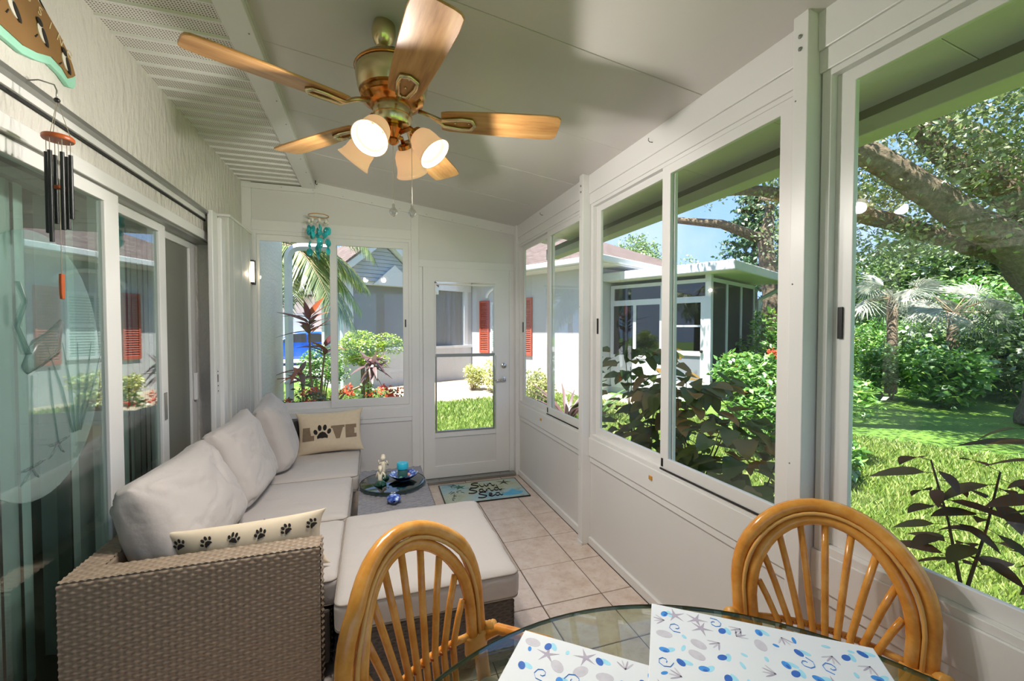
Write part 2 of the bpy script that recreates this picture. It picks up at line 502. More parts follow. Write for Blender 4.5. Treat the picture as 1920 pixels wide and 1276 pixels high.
ZS = 2.655
_strip = MB()
_strip.add([(0, 0, 0.012), (0, 0.094, 0.012), (0, 0.0945, 0.0), (0, 0.1035, 0.0), (0, 0.104, 0.012),
            (0.5, 0, 0.012), (0.5, 0.094, 0.012), (0.5, 0.0945, 0.0), (0.5, 0.1035, 0.0), (0.5, 0.104, 0.012)],
           [(k, k + 1, k + 6, k + 5) for k in range(4)])
_sm = _strip.mesh('soffit_strip')
_sm.materials.append(MT['soffit']); _sm.materials.append(MT['white_metal'])
for k, pl in enumerate(_sm.polygons): pl.material_index = 0 if k == 0 else 1
y = 2.0 - 0.1045 * 34
while y < YB - 0.02:
    share('soffit_strip', _sm, 'soffit', sf, Matrix.Translation((-1.0, y, ZS)))
    y += 0.1045
box('soffit_trim', 'white_metal', sf, -0.545, -0.44, YF, YB, ZS - 0.004, ZS + 0.03, bevel=0.002, seg=1)
box('soffit_cover', 'white_panel', sf, -1.1, -0.44, YF, YB + 0.06, ZS + 0.035, ZS + 0.12)
for k in range(14):
    y = 0.4 + 0.27 * k
    MB().ball((-0.46, y, ZS - 0.004), 0.004, n=8, m=4).build('rivet', 'gray_metal', sf, smooth=True)

# left wall (the house wall) with stucco header above the sliding doors
wl_ = struct('wall_left', 'textured stucco house wall above and beside the sliding glass doors', 'wall')
box('stucco_header', 'stucco', wl_, -1.2, XL, YF, YB + 0.06, 2.215, 2.72, bevel=0.004)
box('recessed_header', 'stucco', wl_, -1.2, -1.04, 0.3, 3.45, 2.095, 2.215)
box('stucco_pier', 'stucco', wl_, -1.2, XL, YF, 0.3, 0, 2.215)
box('end_pier', 'stucco', wl_, -1.2, -1.0, 3.45, YB + 0.06, 0, 2.215)
box('house_corner_wall', 'stucco_out', wl_, -1.2, -1.0, YB + 0.06, 5.75, -0.15, 2.72)
tk = struct('trim_1', 'shutter track running under the stucco header', 'trim')
box('track_face', 'gray_metal', tk, -1.04, -0.992, YF, 3.34, 2.198, 2.215)
box('track_lip', 'white_metal', tk, -1.035, -1.02, YF, 3.34, 2.172, 2.198)
box('track_slot', 'dark_gap', tk, -1.038, -1.03, YF, 3.34, 2.162, 2.172)

# sliding glass doors
sd = struct('door_2', 'sliding glass doors in white aluminium frames along the house wall', 'sliding door')
box('head_frame', 'white_metal', sd, -1.19, -1.03, 0.3, 3.45, 2.04, 2.095, bevel=0.003)
box('head_channel', 'gray_metal', sd, -1.13, -1.045, 0.3, 3.45, 2.025, 2.04)
box('sill', 'gray_metal', sd, -1.19, -1.02, 0.3, 3.45, 0.0, 0.018, bevel=0.002)
for k in range(4):
    box('sill_rail', 'white_metal', sd, -1.16 + 0.04 * k, -1.152 + 0.04 * k, 0.3, 3.45, 0.018, 0.034)
def slider(x, y0, y1, wl, wr, pane='slider_glass'):
    f = ring('x', x - 0.016, x + 0.016, y0, y1, 0.035, 2.03, wl, wr, 0.075, 0.05).build('sash_frame', 'white_metal', sd, bevel=0.003)
    flat('x', x - 0.003, x + 0.003, y0 + wl, y1 - wr, 0.11, 1.98).build('glass_pane' if pane == 'slider_glass' else 'insect_screen', pane, f)
    return f
slider(-1.055, 0.32, 1.28, 0.06, 0.06)
f = slider(-1.055, 1.26, 2.325, 0.06, 0.105)
f = slider(-1.098, 2.25, 2.885, 0.06, 0.075)
box('lock_plate', 'gray_metal', f, -1.081, -1.078, 2.83, 2.86, 0.95, 1.10)
MT['door_screen'] = screen_mat('door_screen', srgb(150, 150, 142), 0.55)
f = slider(-1.14, 2.86, 3.44, 0.05, 0.10, 'door_screen')
box('door_handle', 'white_metal', f, -1.122, -1.10, 3.36, 3.385, 0.98, 1.16, bevel=0.004)

# etched oval with a wading bird on the near sliding pane
etch = glass_mat('frosted_etch', (0.74, 0.88, 0.86), 0.10, 0.02, haze=0.12)
et = thing('etched_oval', 'pale frosted oval with wading bird legs etched on near sliding pane', 'decal', (-1.0505, 1.84, 0.9))
n = 48
m = MB(); m.prism([(0.34 * math.cos(2 * PI * k / n), 0.43 + 0.443 * math.sin(2 * PI * k / n)) for k in range(n)], 0, 0.0012,
                  Matrix(((0, 0, 1, 0), (1, 0, 0, 0), (0, 1, 0, 0), (0, 0, 0, 1))))
m.build('frosted_field', etch, et)
MT['etch_line'] = glass_mat('etch_line', (0.70, 0.79, 0.77), 0.04, 0.3, haze=0.06)
def eline(name, pts, r):
    MB().tube([(0.0018, a, b) for a, b in pts], r, 6, flat=0.3).build(name, 'etch_line', et, smooth=True)
eline('bird_leg', [(-0.03, 0.40), (-0.035, 0.25), (-0.04, 0.10)], 0.0035)
eline('bird_leg', [(0.05, 0.42), (0.06, 0.30), (0.085, 0.15)], 0.0035)
for fx, fy in ((-0.04, 0.10), (0.085, 0.15)):
    for dx, dy in ((-0.05, -0.045), (0.03, -0.04), (0.06, 0.01), (-0.045, 0.0)):
        eline('bird_toe', [(fx, fy), (fx + dx * 0.6, fy + dy * 0.7), (fx + dx, fy + dy)], [0.005, 0.005, 0.002])
eline('bird_body', [(-0.06, 0.42), (0.0, 0.47), (0.07, 0.50), (0.12, 0.58)], [0.02, 0.05, 0.05, 0.01])
eline('bird_neck', [(-0.05, 0.47), (-0.09, 0.56), (-0.05, 0.64), (-0.08, 0.70)], [0.014, 0.01, 0.009, 0.008])
for k in range(5):
    x0 = 0.16 + 0.012 * k
    eline('reed', [(x0, 0.17), (x0 - 0.05 + 0.035 * k, 0.34), (x0 - 0.12 + 0.07 * k, 0.50)], [0.006, 0.005, 0.001])

# house interior seen dimly through the sliding glass
hi = struct('wall_interior', 'dim room behind the sliding doors', 'room')
MT['inside'] = mat('inside_paint', srgb(150, 146, 138), rough=0.8)
box('back_partition', 'inside', hi, -4.6, -4.5, -1.6, 5.6, 0, 2.6)
box('near_partition', 'inside', hi, -4.5, -1.2, -1.7, -1.6, 0, 2.6)
box('far_partition', 'inside', hi, -4.5, -1.2, 5.55, 5.65, 0, 2.6)
box('inside_ceiling', 'inside', hi, -4.6, -1.2, -1.7, 5.65, 2.6, 2.7)
box('inside_floor', mat('inside_carpet', srgb(110, 100, 88), rough=0.95), hi, -4.6, -1.2, -1.7, 5.65, -0.1, -0.002)
box('roof_sun_block', 'stucco_out', hi, -8, -1.05, -3, 5.9, 2.74, 2.9)  # unseen house roof, added as a block to keep sun off the sliding doors
vb = thing('vertical_blind', 'pale grey-green vertical blind vanes hanging behind the sliding glass', 'blind', (-1.3, 0.3, 0.03))
box('headrail', 'white_metal', vb, -0.03, 0.03, 0, 3.1, 1.99, 2.03)
MT['vane'] = mat('blind_vane', srgb(206, 218, 212), srgb(192, 206, 200), 3, rough=0.7, obj_random=0.18)
_vane = MB(); _vane.grid(lambda u, v: (0.012 * math.sin(PI * u), (u - 0.5) * 0.089, 0.02 + v * 1.96), 6, 1)
_vm = _vane.mesh('vane'); _vm.polygons.foreach_set('use_smooth', [True] * len(_vm.polygons))
vy = [(0.1 + 0.078 * k, 14 + rng.uniform(-11, 11)) for k in range(24)] + [(2.02, 60), (2.10, 65), (2.19, 15), (2.28, 70), (2.36, 20)] + [(2.5 + 0.062 * k, 14 + rng.uniform(-6, 6)) for k in range(10)]
for a, rot in vy:
    share('vane', _vm, 'vane', vb, Matrix.Translation((0, a, 0)) @ Matrix.Rotation(R(rot), 4, 'Z'))

# accordion storm shutter folded at the far end of the doors
ss = thing('storm_shutter', 'white accordion storm shutter folded against the wall beside the back window', 'shutter', (-0.965, 3.7, 0.02))
p_ = box('lead_post', 'white_metal', ss, -0.035, -0.005, -0.43, -0.335, 0, 2.205, bevel=0.005)
box('lock_plate', 'white_panel', p_, -0.006, -0.003, -0.40, -0.375, 1.0, 1.17)
box('lock_slot', 'black', p_, -0.004, -0.001, -0.393, -0.382, 1.08, 1.13)
for zz in (1.02, 1.055, 1.15): MB().ball((-0.0025, -0.3875, zz), 0.004, n=8, m=4).build('screw', 'black', p_)
box('guide_post', 'white_metal', ss, -0.035, 0.018, -0.335, -0.245, 0, 2.18, bevel=0.005)
MT['shutter_paint'] = mat('shutter_paint', srgb(214, 212, 204), srgb(186, 186, 180), 5, rough=0.55, stretch=(8, 30, 0.6), obj_random=0.03)
for k in range(6):
    a = -0.24 + 0.097 * k
    box('blade', 'shutter_paint', ss, -0.03, 0.035 + 0.003 * (k % 2), a, a + 0.094, 0, 2.21, bevel=0.004)
box('top_channel', 'white_metal', ss, -0.035, 0.045, -0.245, 0.34, 2.21, 2.225)

# right wall: kick panels, posts, header and the sliding windows between them
wr_ = struct('wall_right', 'white aluminium lanai wall with kick panels below tall windows', 'wall')
SEC = [(2.61, 4.06), (1.08, 2.555), (-0.42, 1.026), (YF, -0.47)]
for a, b in SEC:
    box('kick_panel', 'white_panel', wr_, 1.402, 1.43, a, b, 0.05, 0.56)
    box('bottom_rail', 'white_metal', wr_, 1.385, 1.44, a, b, 0.0, 0.05, bevel=0.003)
    box('chair_rail', 'white_metal', wr_, 1.393, 1.44, a, b, 0.56, 0.60, bevel=0.003)
    box('sill_rail', 'white_metal', wr_, 1.385, 1.44, a, b, 0.60, 0.725, bevel=0.003)
    box('head_rail', 'white_metal', wr_, 1.385, 1.44, a, b, 2.275, 2.345, bevel=0.003)
    box('head_panel', 'white_metal', wr_, 1.378, 1.44, a, b, 2.345, 2.475, bevel=0.003)
for yp in (1.026, 2.556, -0.47):
    ps = box('post', 'white_metal', wr_, 1.335, 1.44, yp, yp + 0.052, 0.0, 2.475, bevel=0.003)
    box('post_base', 'white_metal', ps, 1.328, 1.34, yp - 0.008, yp + 0.06, 0.0, 0.02)
    for zz in (2.36, 2.40): MB().ball((1.334, yp + 0.026, zz), 0.007, n=10, m=4).build('bolt', 'gray_metal', ps, smooth=True)
    for zz in (0.5, 1.0, 1.6, 2.2): MB().ball((1.335, yp + 0.04, zz), 0.003, n=8, m=4).build('screw', 'gray_metal', ps, smooth=True)
box('corner_post', 'white_metal', wr_, 1.36, 1.44, 4.0, YB + 0.06, 0.0, 2.50, bevel=0.003)
WZ0, WZ1 = 0.725, 2.275
def window_right(no, a0, a1, mid, label):
    w = struct('window_%d' % no, label, 'window')
    ring('x', 1.392, 1.44, a0, a1, WZ0, WZ1, 0.03, 0.03, 0.025, 0.02).build('window_frame', 'white_metal', w, bevel=0.002)
    far = ring('x', 1.418, 1.436, mid - 0.01, a1 - 0.03, WZ0 + 0.025, WZ1 - 0.02, 0.06, 0.055, 0.05, 0.04).build('fixed_sash', 'white_metal', w, bevel=0.002)
    flat('x', 1.425, 1.429, mid + 0.05, a1 - 0.085, WZ0 + 0.075, WZ1 - 0.06).build('pane', 'glass', far)
    near = ring('x', 1.394, 1.414, a0 + 0.03, mid + 0.055, WZ0 + 0.025, WZ1 - 0.02, 0.055, 0.06, 0.055, 0.045).build('sliding_sash', 'white_metal', w, bevel=0.002)
    flat('x', 1.402, 1.406, a0 + 0.085, mid - 0.005, WZ0 + 0.08, WZ1 - 0.065).build('pane', 'glass', near)
    box('track_shadow', 'dark_gap', w, 1.388, 1.394, a0 + 0.03, mid + 0.05, WZ0 + 0.018, WZ0 + 0.025)
    box('latch', 'black', far, 1.412, 1.4185, a1 - 0.062, a1 - 0.048, 1.42, 1.52)
    box('latch', 'black', near, 1.390, 1.3945, mid + 0.03, mid + 0.042, 0.76, 0.80)
    return w
window_right(1, 2.63, 4.0, 3.24, 'sliding window nearest the back corner with neighbour shutter behind it')
window_right(2, 1.085, 2.55, 1.765, 'sliding window with dark leafy shrubs right outside it')
window_right(3, -0.41, 1.02, 0.22, 'tall window beside the rattan chair looking on the lawn')
window_right(4, YF, -0.475, -1.03, 'window of the right wall behind the viewer')
# small brass tags, cup hooks
for yy in (1.88, 3.4):
    tag(box('window_tag', mat('tag_brass', srgb(196, 140, 60), rough=0.4), None, 1.379, 1.385, yy - 0.012, yy + 0.012, 0.665, 0.685),
        'small brass tag on sill below ' + ('the window with dark shrubs' if yy < 2 else 'the window nearest the back corner'), 'tag')
for yy, w in ((1.88, 'near the middle post'), (3.35, 'near the back corner')):
    MB().tube([(1.378, yy, 2.405), (1.36, yy, 2.405), (1.352, yy, 2.412), (1.354, yy, 2.424)], 0.0018, 6).build('cup_hook', 'black', None, smooth=True)
    tag(bpy.context.scene.collection.objects[-1], 'tiny black cup hook screwed in header ' + w, 'hook')

# back wall: window, mullion post, storm door, panels above
wb_ = struct('wall_back', 'white panelled back wall with window and storm door', 'wall')
box('corner_trim', 'white_metal', wb_, -1.0, -0.93, YB - 0.005, YB + 0.06, 0.0, 2.70, bevel=0.003)
box('lower_panel', 'white_panel', wb_, -0.93, 0.36, YB + 0.01, YB + 0.05, 0.0, 0.60)
box('panel_rail', 'white_metal', wb_, -0.93, 0.36, YB - 0.002, YB + 0.055, 0.60, 0.64, bevel=0.003)
box('window_stool', 'white_metal', wb_, -0.93, 0.36, YB - 0.008, YB + 0.055, 0.64, 0.735, bevel=0.003)
box('bottom_rail', 'white_metal', wb_, -0.93, 0.43, YB - 0.002, YB + 0.055, 0.0, 0.05, bevel=0.003)
box('window_head', 'white_metal', wb_, -0.93, 0.36, YB - 0.004, YB + 0.055, 2.275, 2.36, bevel=0.003)
def sloped(name, x0, x1, z0, off_top, y0, y1, material, depth=None):
    """Panel whose top follows the soffit and then the sloping ceiling."""
    zt = lambda x: (ZS if x < -0.45 else zc(x)) - off_top
    xs = [x0] + ([-0.4501, -0.45] if x0 < -0.45 < x1 else []) + [x1]
    lo = [(x, z0 if depth is None else (2.615 if x < -0.45 else zt(x) - depth)) for x in xs]
    hi_ = [(x, zt(x)) for x in xs]
    Mp = Matrix(((1, 0, 0, 0), (0, 0, 1, 0), (0, 1, 0, 0), (0, 0, 0, 1)))
    return MB().prism(lo + hi_[::-1], y0, y1, Mp).build(name, material, wb_, bevel=0.002)
sloped('upper_panel', -0.93, 0.36, 2.36, 0.03, YB + 0.012, YB + 0.05, 'white_panel')
sloped('transom_panel', 0.43, 1.36, 2.10, 0.03, YB + 0.012, YB + 0.05, 'white_panel')
sloped('top_channel', -1.0, 1.385, None, -0.004, YB - 0.012, YB + 0.058, 'white_metal', depth=0.09)
sloped('mullion_post', 0.36, 0.43, 0.0, 0.03, YB - 0.006, YB + 0.055, 'white_metal')
box('door_header', 'white_metal', wb_, 0.43, 1.36, YB - 0.004, YB + 0.055, 2.03, 2.10, bevel=0.003)
box('door_jamb', 'white_metal', wb_, 0.43, 0.462, YB - 0.004, YB + 0.055, 0.0, 2.03, bevel=0.003)
box('door_jamb', 'white_metal', wb_, 1.312, 1.36, YB - 0.004, YB + 0.055, 0.0, 2.03, bevel=0.003)
for k in range(9):
    x = -0.7 + 0.24 * k
    MB().ball((x, YB - 0.013, zc(max(x, -0.45)) - 0.07), 0.0035, n=8, m=4).build('screw', 'gray_metal', wb_, smooth=True)
bw = struct('window_5', 'two-pane sliding window of the back wall above the sofa', 'window')
ring('y', YB - 0.002, YB + 0.05, -0.93, 0.36, 0.735, 2.275, 0.03, 0.025, 0.02, 0.03).build('window_frame', 'white_metal', bw, bevel=0.002)
f = ring('y', YB + 0.028, YB + 0.045, -0.90, -0.275, 0.755, 2.245, 0.02, 0.06, 0.06, 0.05).build('fixed_sash', 'white_metal', bw, bevel=0.002)
flat('y', YB + 0.034, YB + 0.038, -0.88, -0.335, 0.815, 2.195).build('pane', 'glass', f)
f = ring('y', YB + 0.004, YB + 0.024, -0.335, 0.335, 0.757, 2.245, 0.055, 0.05, 0.07, 0.06).build('sliding_sash', 'white_metal', bw, bevel=0.002)
flat('y', YB + 0.012, YB + 0.016, -0.28, 0.285, 0.827, 2.185).build('pane', 'glass', f)
box('latch', 'black', f, 0.30, 0.312, YB - 0.001, YB + 0.006, 1.47, 1.54)
box('track_shadow', 'dark_gap', bw, -0.33, 0.335, YB - 0.001, YB + 0.006, 2.246, 2.252)
tag(box('window_tag', 'tie_wood', None, -0.46, -0.40, YB - 0.016, YB - 0.008, 0.675, 0.69), 'worn brass tag on the stool of the back window', 'tag')

dr = struct('door_1', 'white storm door with two glass lights in the back wall', 'door')
d0, d1 = 0.464, 1.310
lf = ring('y', YB - 0.006, YB + 0.03, d0, d1, 0.035, 2.032, 0.108, 0.14, 0.115, 0.13).build('door_leaf', 'white_metal', dr, bevel=0.003)
ix0, ix1 = d0 + 0.108, d1 - 0.14
box('kick_panel', 'white_panel', dr, ix0, ix1, YB + 0.004, YB + 0.02, 0.15, 0.42)
box('lock_rail', 'white_metal', dr, ix0, ix1, YB - 0.006, YB + 0.03, 0.42, 0.47, bevel=0.003)
ring('y', YB - 0.008, YB + 0.028, ix0, ix1, 1.195, 1.882, 0.012, 0.018, 0.02, 0.012).build('upper_light_frame', 'white_metal', dr)
ring('y', YB - 0.010, YB + 0.02, ix0 + 0.006, ix1 - 0.012, 0.47, 1.215, 0.012, 0.012, 0.012, 0.028).build('lower_light_frame', 'gray_metal', dr)
flat('y', YB + 0.008, YB + 0.012, ix0 + 0.012, ix1 - 0.018, 1.215, 1.87).build('pane', 'glass', dr)
flat('y', YB, YB + 0.004, ix0 + 0.018, ix1 - 0.024, 0.482, 1.187).build('pane', 'glass', dr)
Mx = Matrix.Rotation(R(90), 4, 'X')
MB().lathe([(0.026, 0), (0.026, 0.012), (0.017, 0.016), (0.016, 0.026), (0.004, 0.028)], 18, Matrix.Translation((1.25, YB - 0.006, 1.09)) @ Mx).build('deadbolt', 'chrome', dr, smooth='auto')
h = MB().lathe([(0.026, 0), (0.026, 0.008), (0.012, 0.012), (0.012, 0.045), (0.004, 0.05)], 18, Matrix.Translation((1.245, YB - 0.006, 0.955)) @ Mx).build('handle_rose', 'chrome', dr, smooth='auto')
MB().tube([(1.245, YB - 0.045, 0.955), (1.21, YB - 0.05, 0.958), (1.17, YB - 0.048, 0.95), (1.15, YB - 0.04, 0.945)], [0.010, 0.009, 0.007, 0.005], 8).build('lever', 'chrome', h, smooth=True)
box('threshold', 'gray_metal', dr, 0.43, 1.36, YB - 0.075, YB + 0.05, 0.0, 0.032, bevel=0.006)
for x in (0.6, 0.9, 1.2): MB().ball((x, YB - 0.05, 0.032), 0.004, n=8, m=4).build('screw', 'dark_gap', dr)

# wall behind the viewer: the same windows again
wf = struct('wall_front', 'window wall of the lanai behind the viewer', 'wall')
box('lower_panel', 'white_panel', wf, -1.0, 1.44, YF - 0.06, YF, 0, 0.75)
box('upper_panel', 'white_panel', wf, -1.0, 1.44, YF - 0.06, YF, 2.275, 2.68)
for x in (-1.0, 0.16, 1.36): box('post', 'white_metal', wf, x, x + 0.08, YF - 0.06, YF, 0.75, 2.275)
for a, b in ((-0.92, 0.16), (0.24, 1.36)):
    f = ring('y', YF - 0.05, YF - 0.01, a, b, 0.75, 2.275, 0.05, 0.05, 0.05, 0.05).build('sash_frame', 'white_metal', wf)
    flat('y', YF - 0.032, YF - 0.028, a + 0.05, b - 0.05, 0.80, 2.225).build('pane', 'glass', f)

# eave outside the right wall
ev = struct('trim_2', 'roof overhang with fascia beam and gutter outside the right windows', 'eave')
MT['eave_paint'] = mat('eave_paint', srgb(206, 204, 190), srgb(196, 194, 178), 4, rough=0.6)
box('fascia_board', 'eave_paint', ev, 2.0, 2.06, YF, YB + 0.7, 2.278, 2.345, bevel=0.004)
box('gutter', 'eave_paint', ev, 2.062, 2.16, YF, YB + 0.7, 2.29, 2.40, bevel=0.01)
box('drip_strip', mat('drip_strip', srgb(120, 116, 104), rough=0.7), ev, 2.004, 2.03, YF, YB + 0.7, 2.345, 2.40)
# ------------------------------------------------------------------ woven wicker
def weave(name, material, parent, O, U, V, w, h, pu=0.021, pv=0.0125, amp=0.0075, su=5, sv=4):
    """Woven surface: rows of strands passing over and under upright stakes, as one relief mesh."""
    O, U, V = (np.array(a, float) for a in (O, U, V)); N = np.cross(U, V)
    nu, nv = max(2, round(w / pu)) * su, max(2, round(h / pv)) * sv
    a = np.linspace(0, 1, nu + 1); b = np.linspace(0, 1, nv + 1)
    A, B = np.meshgrid(a, b)
    cu, cv = A * (nu / su), B * (nv / sv)
    row = np.floor(np.minimum(cv, nv / sv - 1e-6))
    acro = np.sqrt(np.clip(1 - (2 * (cv - row) - 1) ** 2, 0, 1))
    over = 0.5 + 0.5 * np.cos(np.pi * (cu + row))
    strand = acro * (0.25 + 0.75 * over)
    colm = np.floor(np.minimum(cu + 0.5, 1e9)); stake = 0.45 * np.sqrt(np.clip(1 - ((cu + 0.5 - colm - 0.5) * 3.2) ** 2, 0, 1))
    Hh = np.maximum(strand, stake) * amp
    P = O + A[..., None] * w * U + B[..., None] * h * V + Hh[..., None] * N
    idx = np.arange((nu + 1) * (nv + 1)).reshape(nv + 1, nu + 1)
    F = np.stack([idx[:-1, :-1], idx[:-1, 1:], idx[1:, 1:], idx[1:, :-1]], -1).reshape(-1, 4)
    o = bpy.data.objects.new(name, np_mesh(name, P.reshape(-1, 3), F, smooth=True))
    return _fin(o, material, parent)

sofa = thing('wicker_sofa', 'brown woven wicker sectional sofa along the house wall', 'sofa', (-0.58, 2.9, 0))
def L(x, y): return x + 0.58, y - 2.9
def sbox(name, x0, x1, y0, y1, z0, z1, m='wicker', bevel=0.012):
    a, b = L(x0, y0); c, d = L(x1, y1)
    return box(name, m, sofa, a, c, b, d, z0, z1, bevel=bevel)
def sweave(name, O, U, V, w, h, m='wicker', **k):
    return weave(name, m, sofa, (*L(O[0], O[1]), O[2]), U, V, w, h, **k)
sbox('arm', -0.995, -0.195, 1.80, 1.895, 0.04, 0.605)
sweave('arm_weave', (-0.995, 1.800, 0.04), (1, 0, 0), (0, 0, 1), 0.80, 0.56)
sweave('arm_top_weave', (-0.995, 1.802, 0.603), (1, 0, 0), (0, 1, 0), 0.80, 0.092)
sweave('arm_end_weave', (-0.197, 1.802, 0.04), (0, 1, 0), (0, 0, 1), 0.092, 0.56)
sbox('back_rail', -0.995, -0.91, 1.895, 3.25, 0.04, 0.605)
sbox('corner_rail', -0.915, -0.85, 3.25, 3.94, 0.04, 0.605)
sweave('back_rail_weave', (-0.995, 1.895, 0.603), (1, 0, 0), (0, 1, 0), 0.085, 1.35)
sbox('corner_back', -0.915, -0.13, 3.94, 4.03, 0.04, 0.69, 'wicker_dark')
sbox('seat_base', -0.91, -0.17, 1.895, 3.94, 0.06, 0.29, 'wicker_dark')
sweave('seat_front_weave', (-0.169, 1.895, 0.06), (0, 1, 0), (0, 0, 1), 2.04, 0.225, 'wicker_dark')
for lx, ly in ((-0.95, 1.85), (-0.23, 1.85), (-0.23, 3.9), (-0.88, 3.9)): sbox('foot', lx - 0.025, lx + 0.025, ly - 0.025, ly + 0.025, 0, 0.06, 'black', 0.004)

# ------------------------------------------------------------------ cushions
def rounded(sx, sy, sz, r, nx, ny, nz, bulge=0.0, wr=0.0, seed=0, stretch=(1, 1)):
    """Soft box: rounded edges, crowned top, shallow wrinkles."""
    m = MB(); off = Vector((seed * 7.3, seed * 3.1, 0))
    def f(p):
        x, y, z = p
        q = Vector((max(-sx / 2 + r, min(sx / 2 - r, x)), max(-sy / 2 + r, min(sy / 2 - r, y)), max(-sz / 2 + r, min(sz / 2 - r, z))))
        d = Vector(p) - q
        o = q + (d.normalized() * r if d.length > 1e-9 else d)
        fx, fy = 1 - (2 * o.x / sx) ** 4, 1 - (2 * o.y / sy) ** 4
        k = max(0, fx) * max(0, fy)
        o.z += bulge * k * (1 if o.z > 0 else -0.2)
        if wr:
            a = noise.noise(Vector((o.x * 9 * stretch[0], o.y * 9 * stretch[1], o.z * 4)) + off)
            b = noise.noise(Vector((o.x * 22 * stretch[0], o.y * 22 * stretch[1], o.z * 8)) + off)
            o.z += wr * (a + 0.5 * b) * (1 if o.z > 0 else 0.3)
            o.x += wr * 0.4 * a; o.y += wr * 0.4 * b
        return o
    idx = {}; V = []; F = []
    def vid(i, j, k):
        if (i, j, k) not in idx:
            idx[(i, j, k)] = len(V)
            V.append(f((sx * (i / nx - 0.5), sy * (j / ny - 0.5), sz * (k / nz - 0.5))))
        return idx[(i, j, k)]
    for i in range(nx):
        for j in range(ny):
            F.append((vid(i, j, nz), vid(i + 1, j, nz), vid(i + 1, j + 1, nz), vid(i, j + 1, nz)))
            F.append((vid(i, j + 1, 0), vid(i + 1, j + 1, 0), vid(i + 1, j, 0), vid(i, j, 0)))
    for i in range(nx):
        for k in range(nz):
            F.append((vid(i, 0, k), vid(i + 1, 0, k), vid(i + 1, 0, k + 1), vid(i, 0, k + 1)))
            F.append((vid(i, ny, k + 1), vid(i + 1, ny, k + 1), vid(i + 1, ny, k), vid(i, ny, k)))
    for j in range(ny):
        for k in range(nz):
            F.append((vid(0, j, k + 1), vid(0, j + 1, k + 1), vid(0, j + 1, k), vid(0, j, k)))
            F.append((vid(nx, j, k), vid(nx, j + 1, k), vid(nx, j + 1, k + 1), vid(nx, j, k + 1)))
    m.v = [tuple(v) for v in V]; m.f = F
    return m

def flat_cushion(name, label, x0, x1, y0, y1, z0, z1, seed, cat='cushion', group='seat cushions of the sofa', m='cushion', wr=0.004, stretch=(1, 1)):
    t = thing(name, label, cat, ((x0 + x1) / 2, (y0 + y1) / 2, z0), 0, group)
    h = z1 - z0; sx, sy = x1 - x0, y1 - y0
    o = rounded(sx, sy, h, 0.032, 40, 40, 8, bulge=0.016, wr=wr, seed=seed, stretch=stretch).build('cover', m, t, smooth=True)
    o.location.z = h / 2
    ex, ey = sx / 2 - 0.008, sy / 2 - 0.008
    for nm, zz in (('top_piping', h - 0.012), ('bottom_piping', 0.012)):
        pts = []
        for cx, cy, a0 in ((1, 1, 0), (-1, 1, 90), (-1, -1, 180), (1, -1, 270)):
            for k in range(5):
                a = R(a0 + 22.5 * k); pts.append((cx * (ex - 0.03) + 0.034 * math.cos(a), cy * (ey - 0.03) + 0.034 * math.sin(a), zz))
        MB().tube(pts, 0.0035, 5, closed=True).build(nm, 'piping', t, smooth=True)
    return t
flat_cushion('seat_cushion', 'beige seat cushion of the sofa nearest the wicker arm', -0.90, -0.135, 1.90, 2.495, 0.292, 0.415, 1)
flat_cushion('seat_cushion', 'beige middle seat cushion between the arm seat and the corner', -0.90, -0.125, 2.50, 3.195, 0.292, 0.418, 2, stretch=(0.5, 1.6))
flat_cushion('seat_cushion', 'beige seat cushion in the back corner under the lettered pillow', -0.845, -0.09, 3.20, 3.93, 0.292, 0.420, 3)

def pillow(w, h, t, n=30, pinch=0.07, power=0.42, wr=0.0, seed=0, ear=0.0, sag=0.0, folds=0.0):
    """Stuffed pillow in local x (width) / y (height) with thickness along z; returns MB and its front-height function."""
    off = Vector((seed * 5.7, seed * 2.3, seed * 1.1))
    def xy(u, v):
        x = w / 2 * u * (1 - pinch * (1 - v * v)); y_ = h / 2 * v * (1 - pinch * (1 - u * u))
        c = (abs(u) * abs(v)) ** 6 * ear
        return x * (1 + c), y_ * (1 + c * (1.0 if v > 0 else 0.3)) - sag * (1 - u * u) * (1 if v > 0 else 0)
    def zh(u, v, s):
        b = max(0.0, (1 - u * u) * (1 - v * v)) ** power
        z = s * t / 2 * b
        if wr:
            k = noise.noise(Vector((u * 2.2, v * 2.2, s)) + off) + 0.6 * noise.noise(Vector((u * 5.5, v * 5.5, s)) + off)
            z += wr * k * min(1, b * 2)
        if folds:
            e_ = (1 - b)
            z += folds * s * math.sin(7 * (u - v) + 3 * noise.noise(Vector((u * 2, v * 2, 9)) + off)) * e_ * min(1, b * 4)
        return z
    m = MB(); idx = {}
    for s in (1, -1):
        for j in range(n + 1):
            for i in range(n + 1):
                u, v = -math.cos(PI * i / n), -math.cos(PI * j / n)
                edge = i in (0, n) or j in (0, n)
                if edge and s == -1: idx[(s, i, j)] = idx[(1, i, j)]; continue
                x, y_ = xy(u, v)
                idx[(s, i, j)] = len(m.v); m.v.append((x, y_, 0.0 if edge else zh(u, v, s)))
    for s in (1, -1):
        for j in range(n):
            for i in range(n):
                q = (idx[(s, i, j)], idx[(s, i + 1, j)], idx[(s, i + 1, j + 1)], idx[(s, i, j + 1)])
                m.f.append(q if s == 1 else q[::-1])
    return m, lambda u, v: zh(u, v, 1), xy

def frame(right, up):
    r = Vector(right).normalized(); u = Vector(up); u = (u - r * u.dot(r)).normalized(); n = r.cross(u)
    return Matrix(((r.x, u.x, n.x, 0), (r.y, u.y, n.y, 0), (r.z, u.z, n.z, 0), (0, 0, 0, 1)))

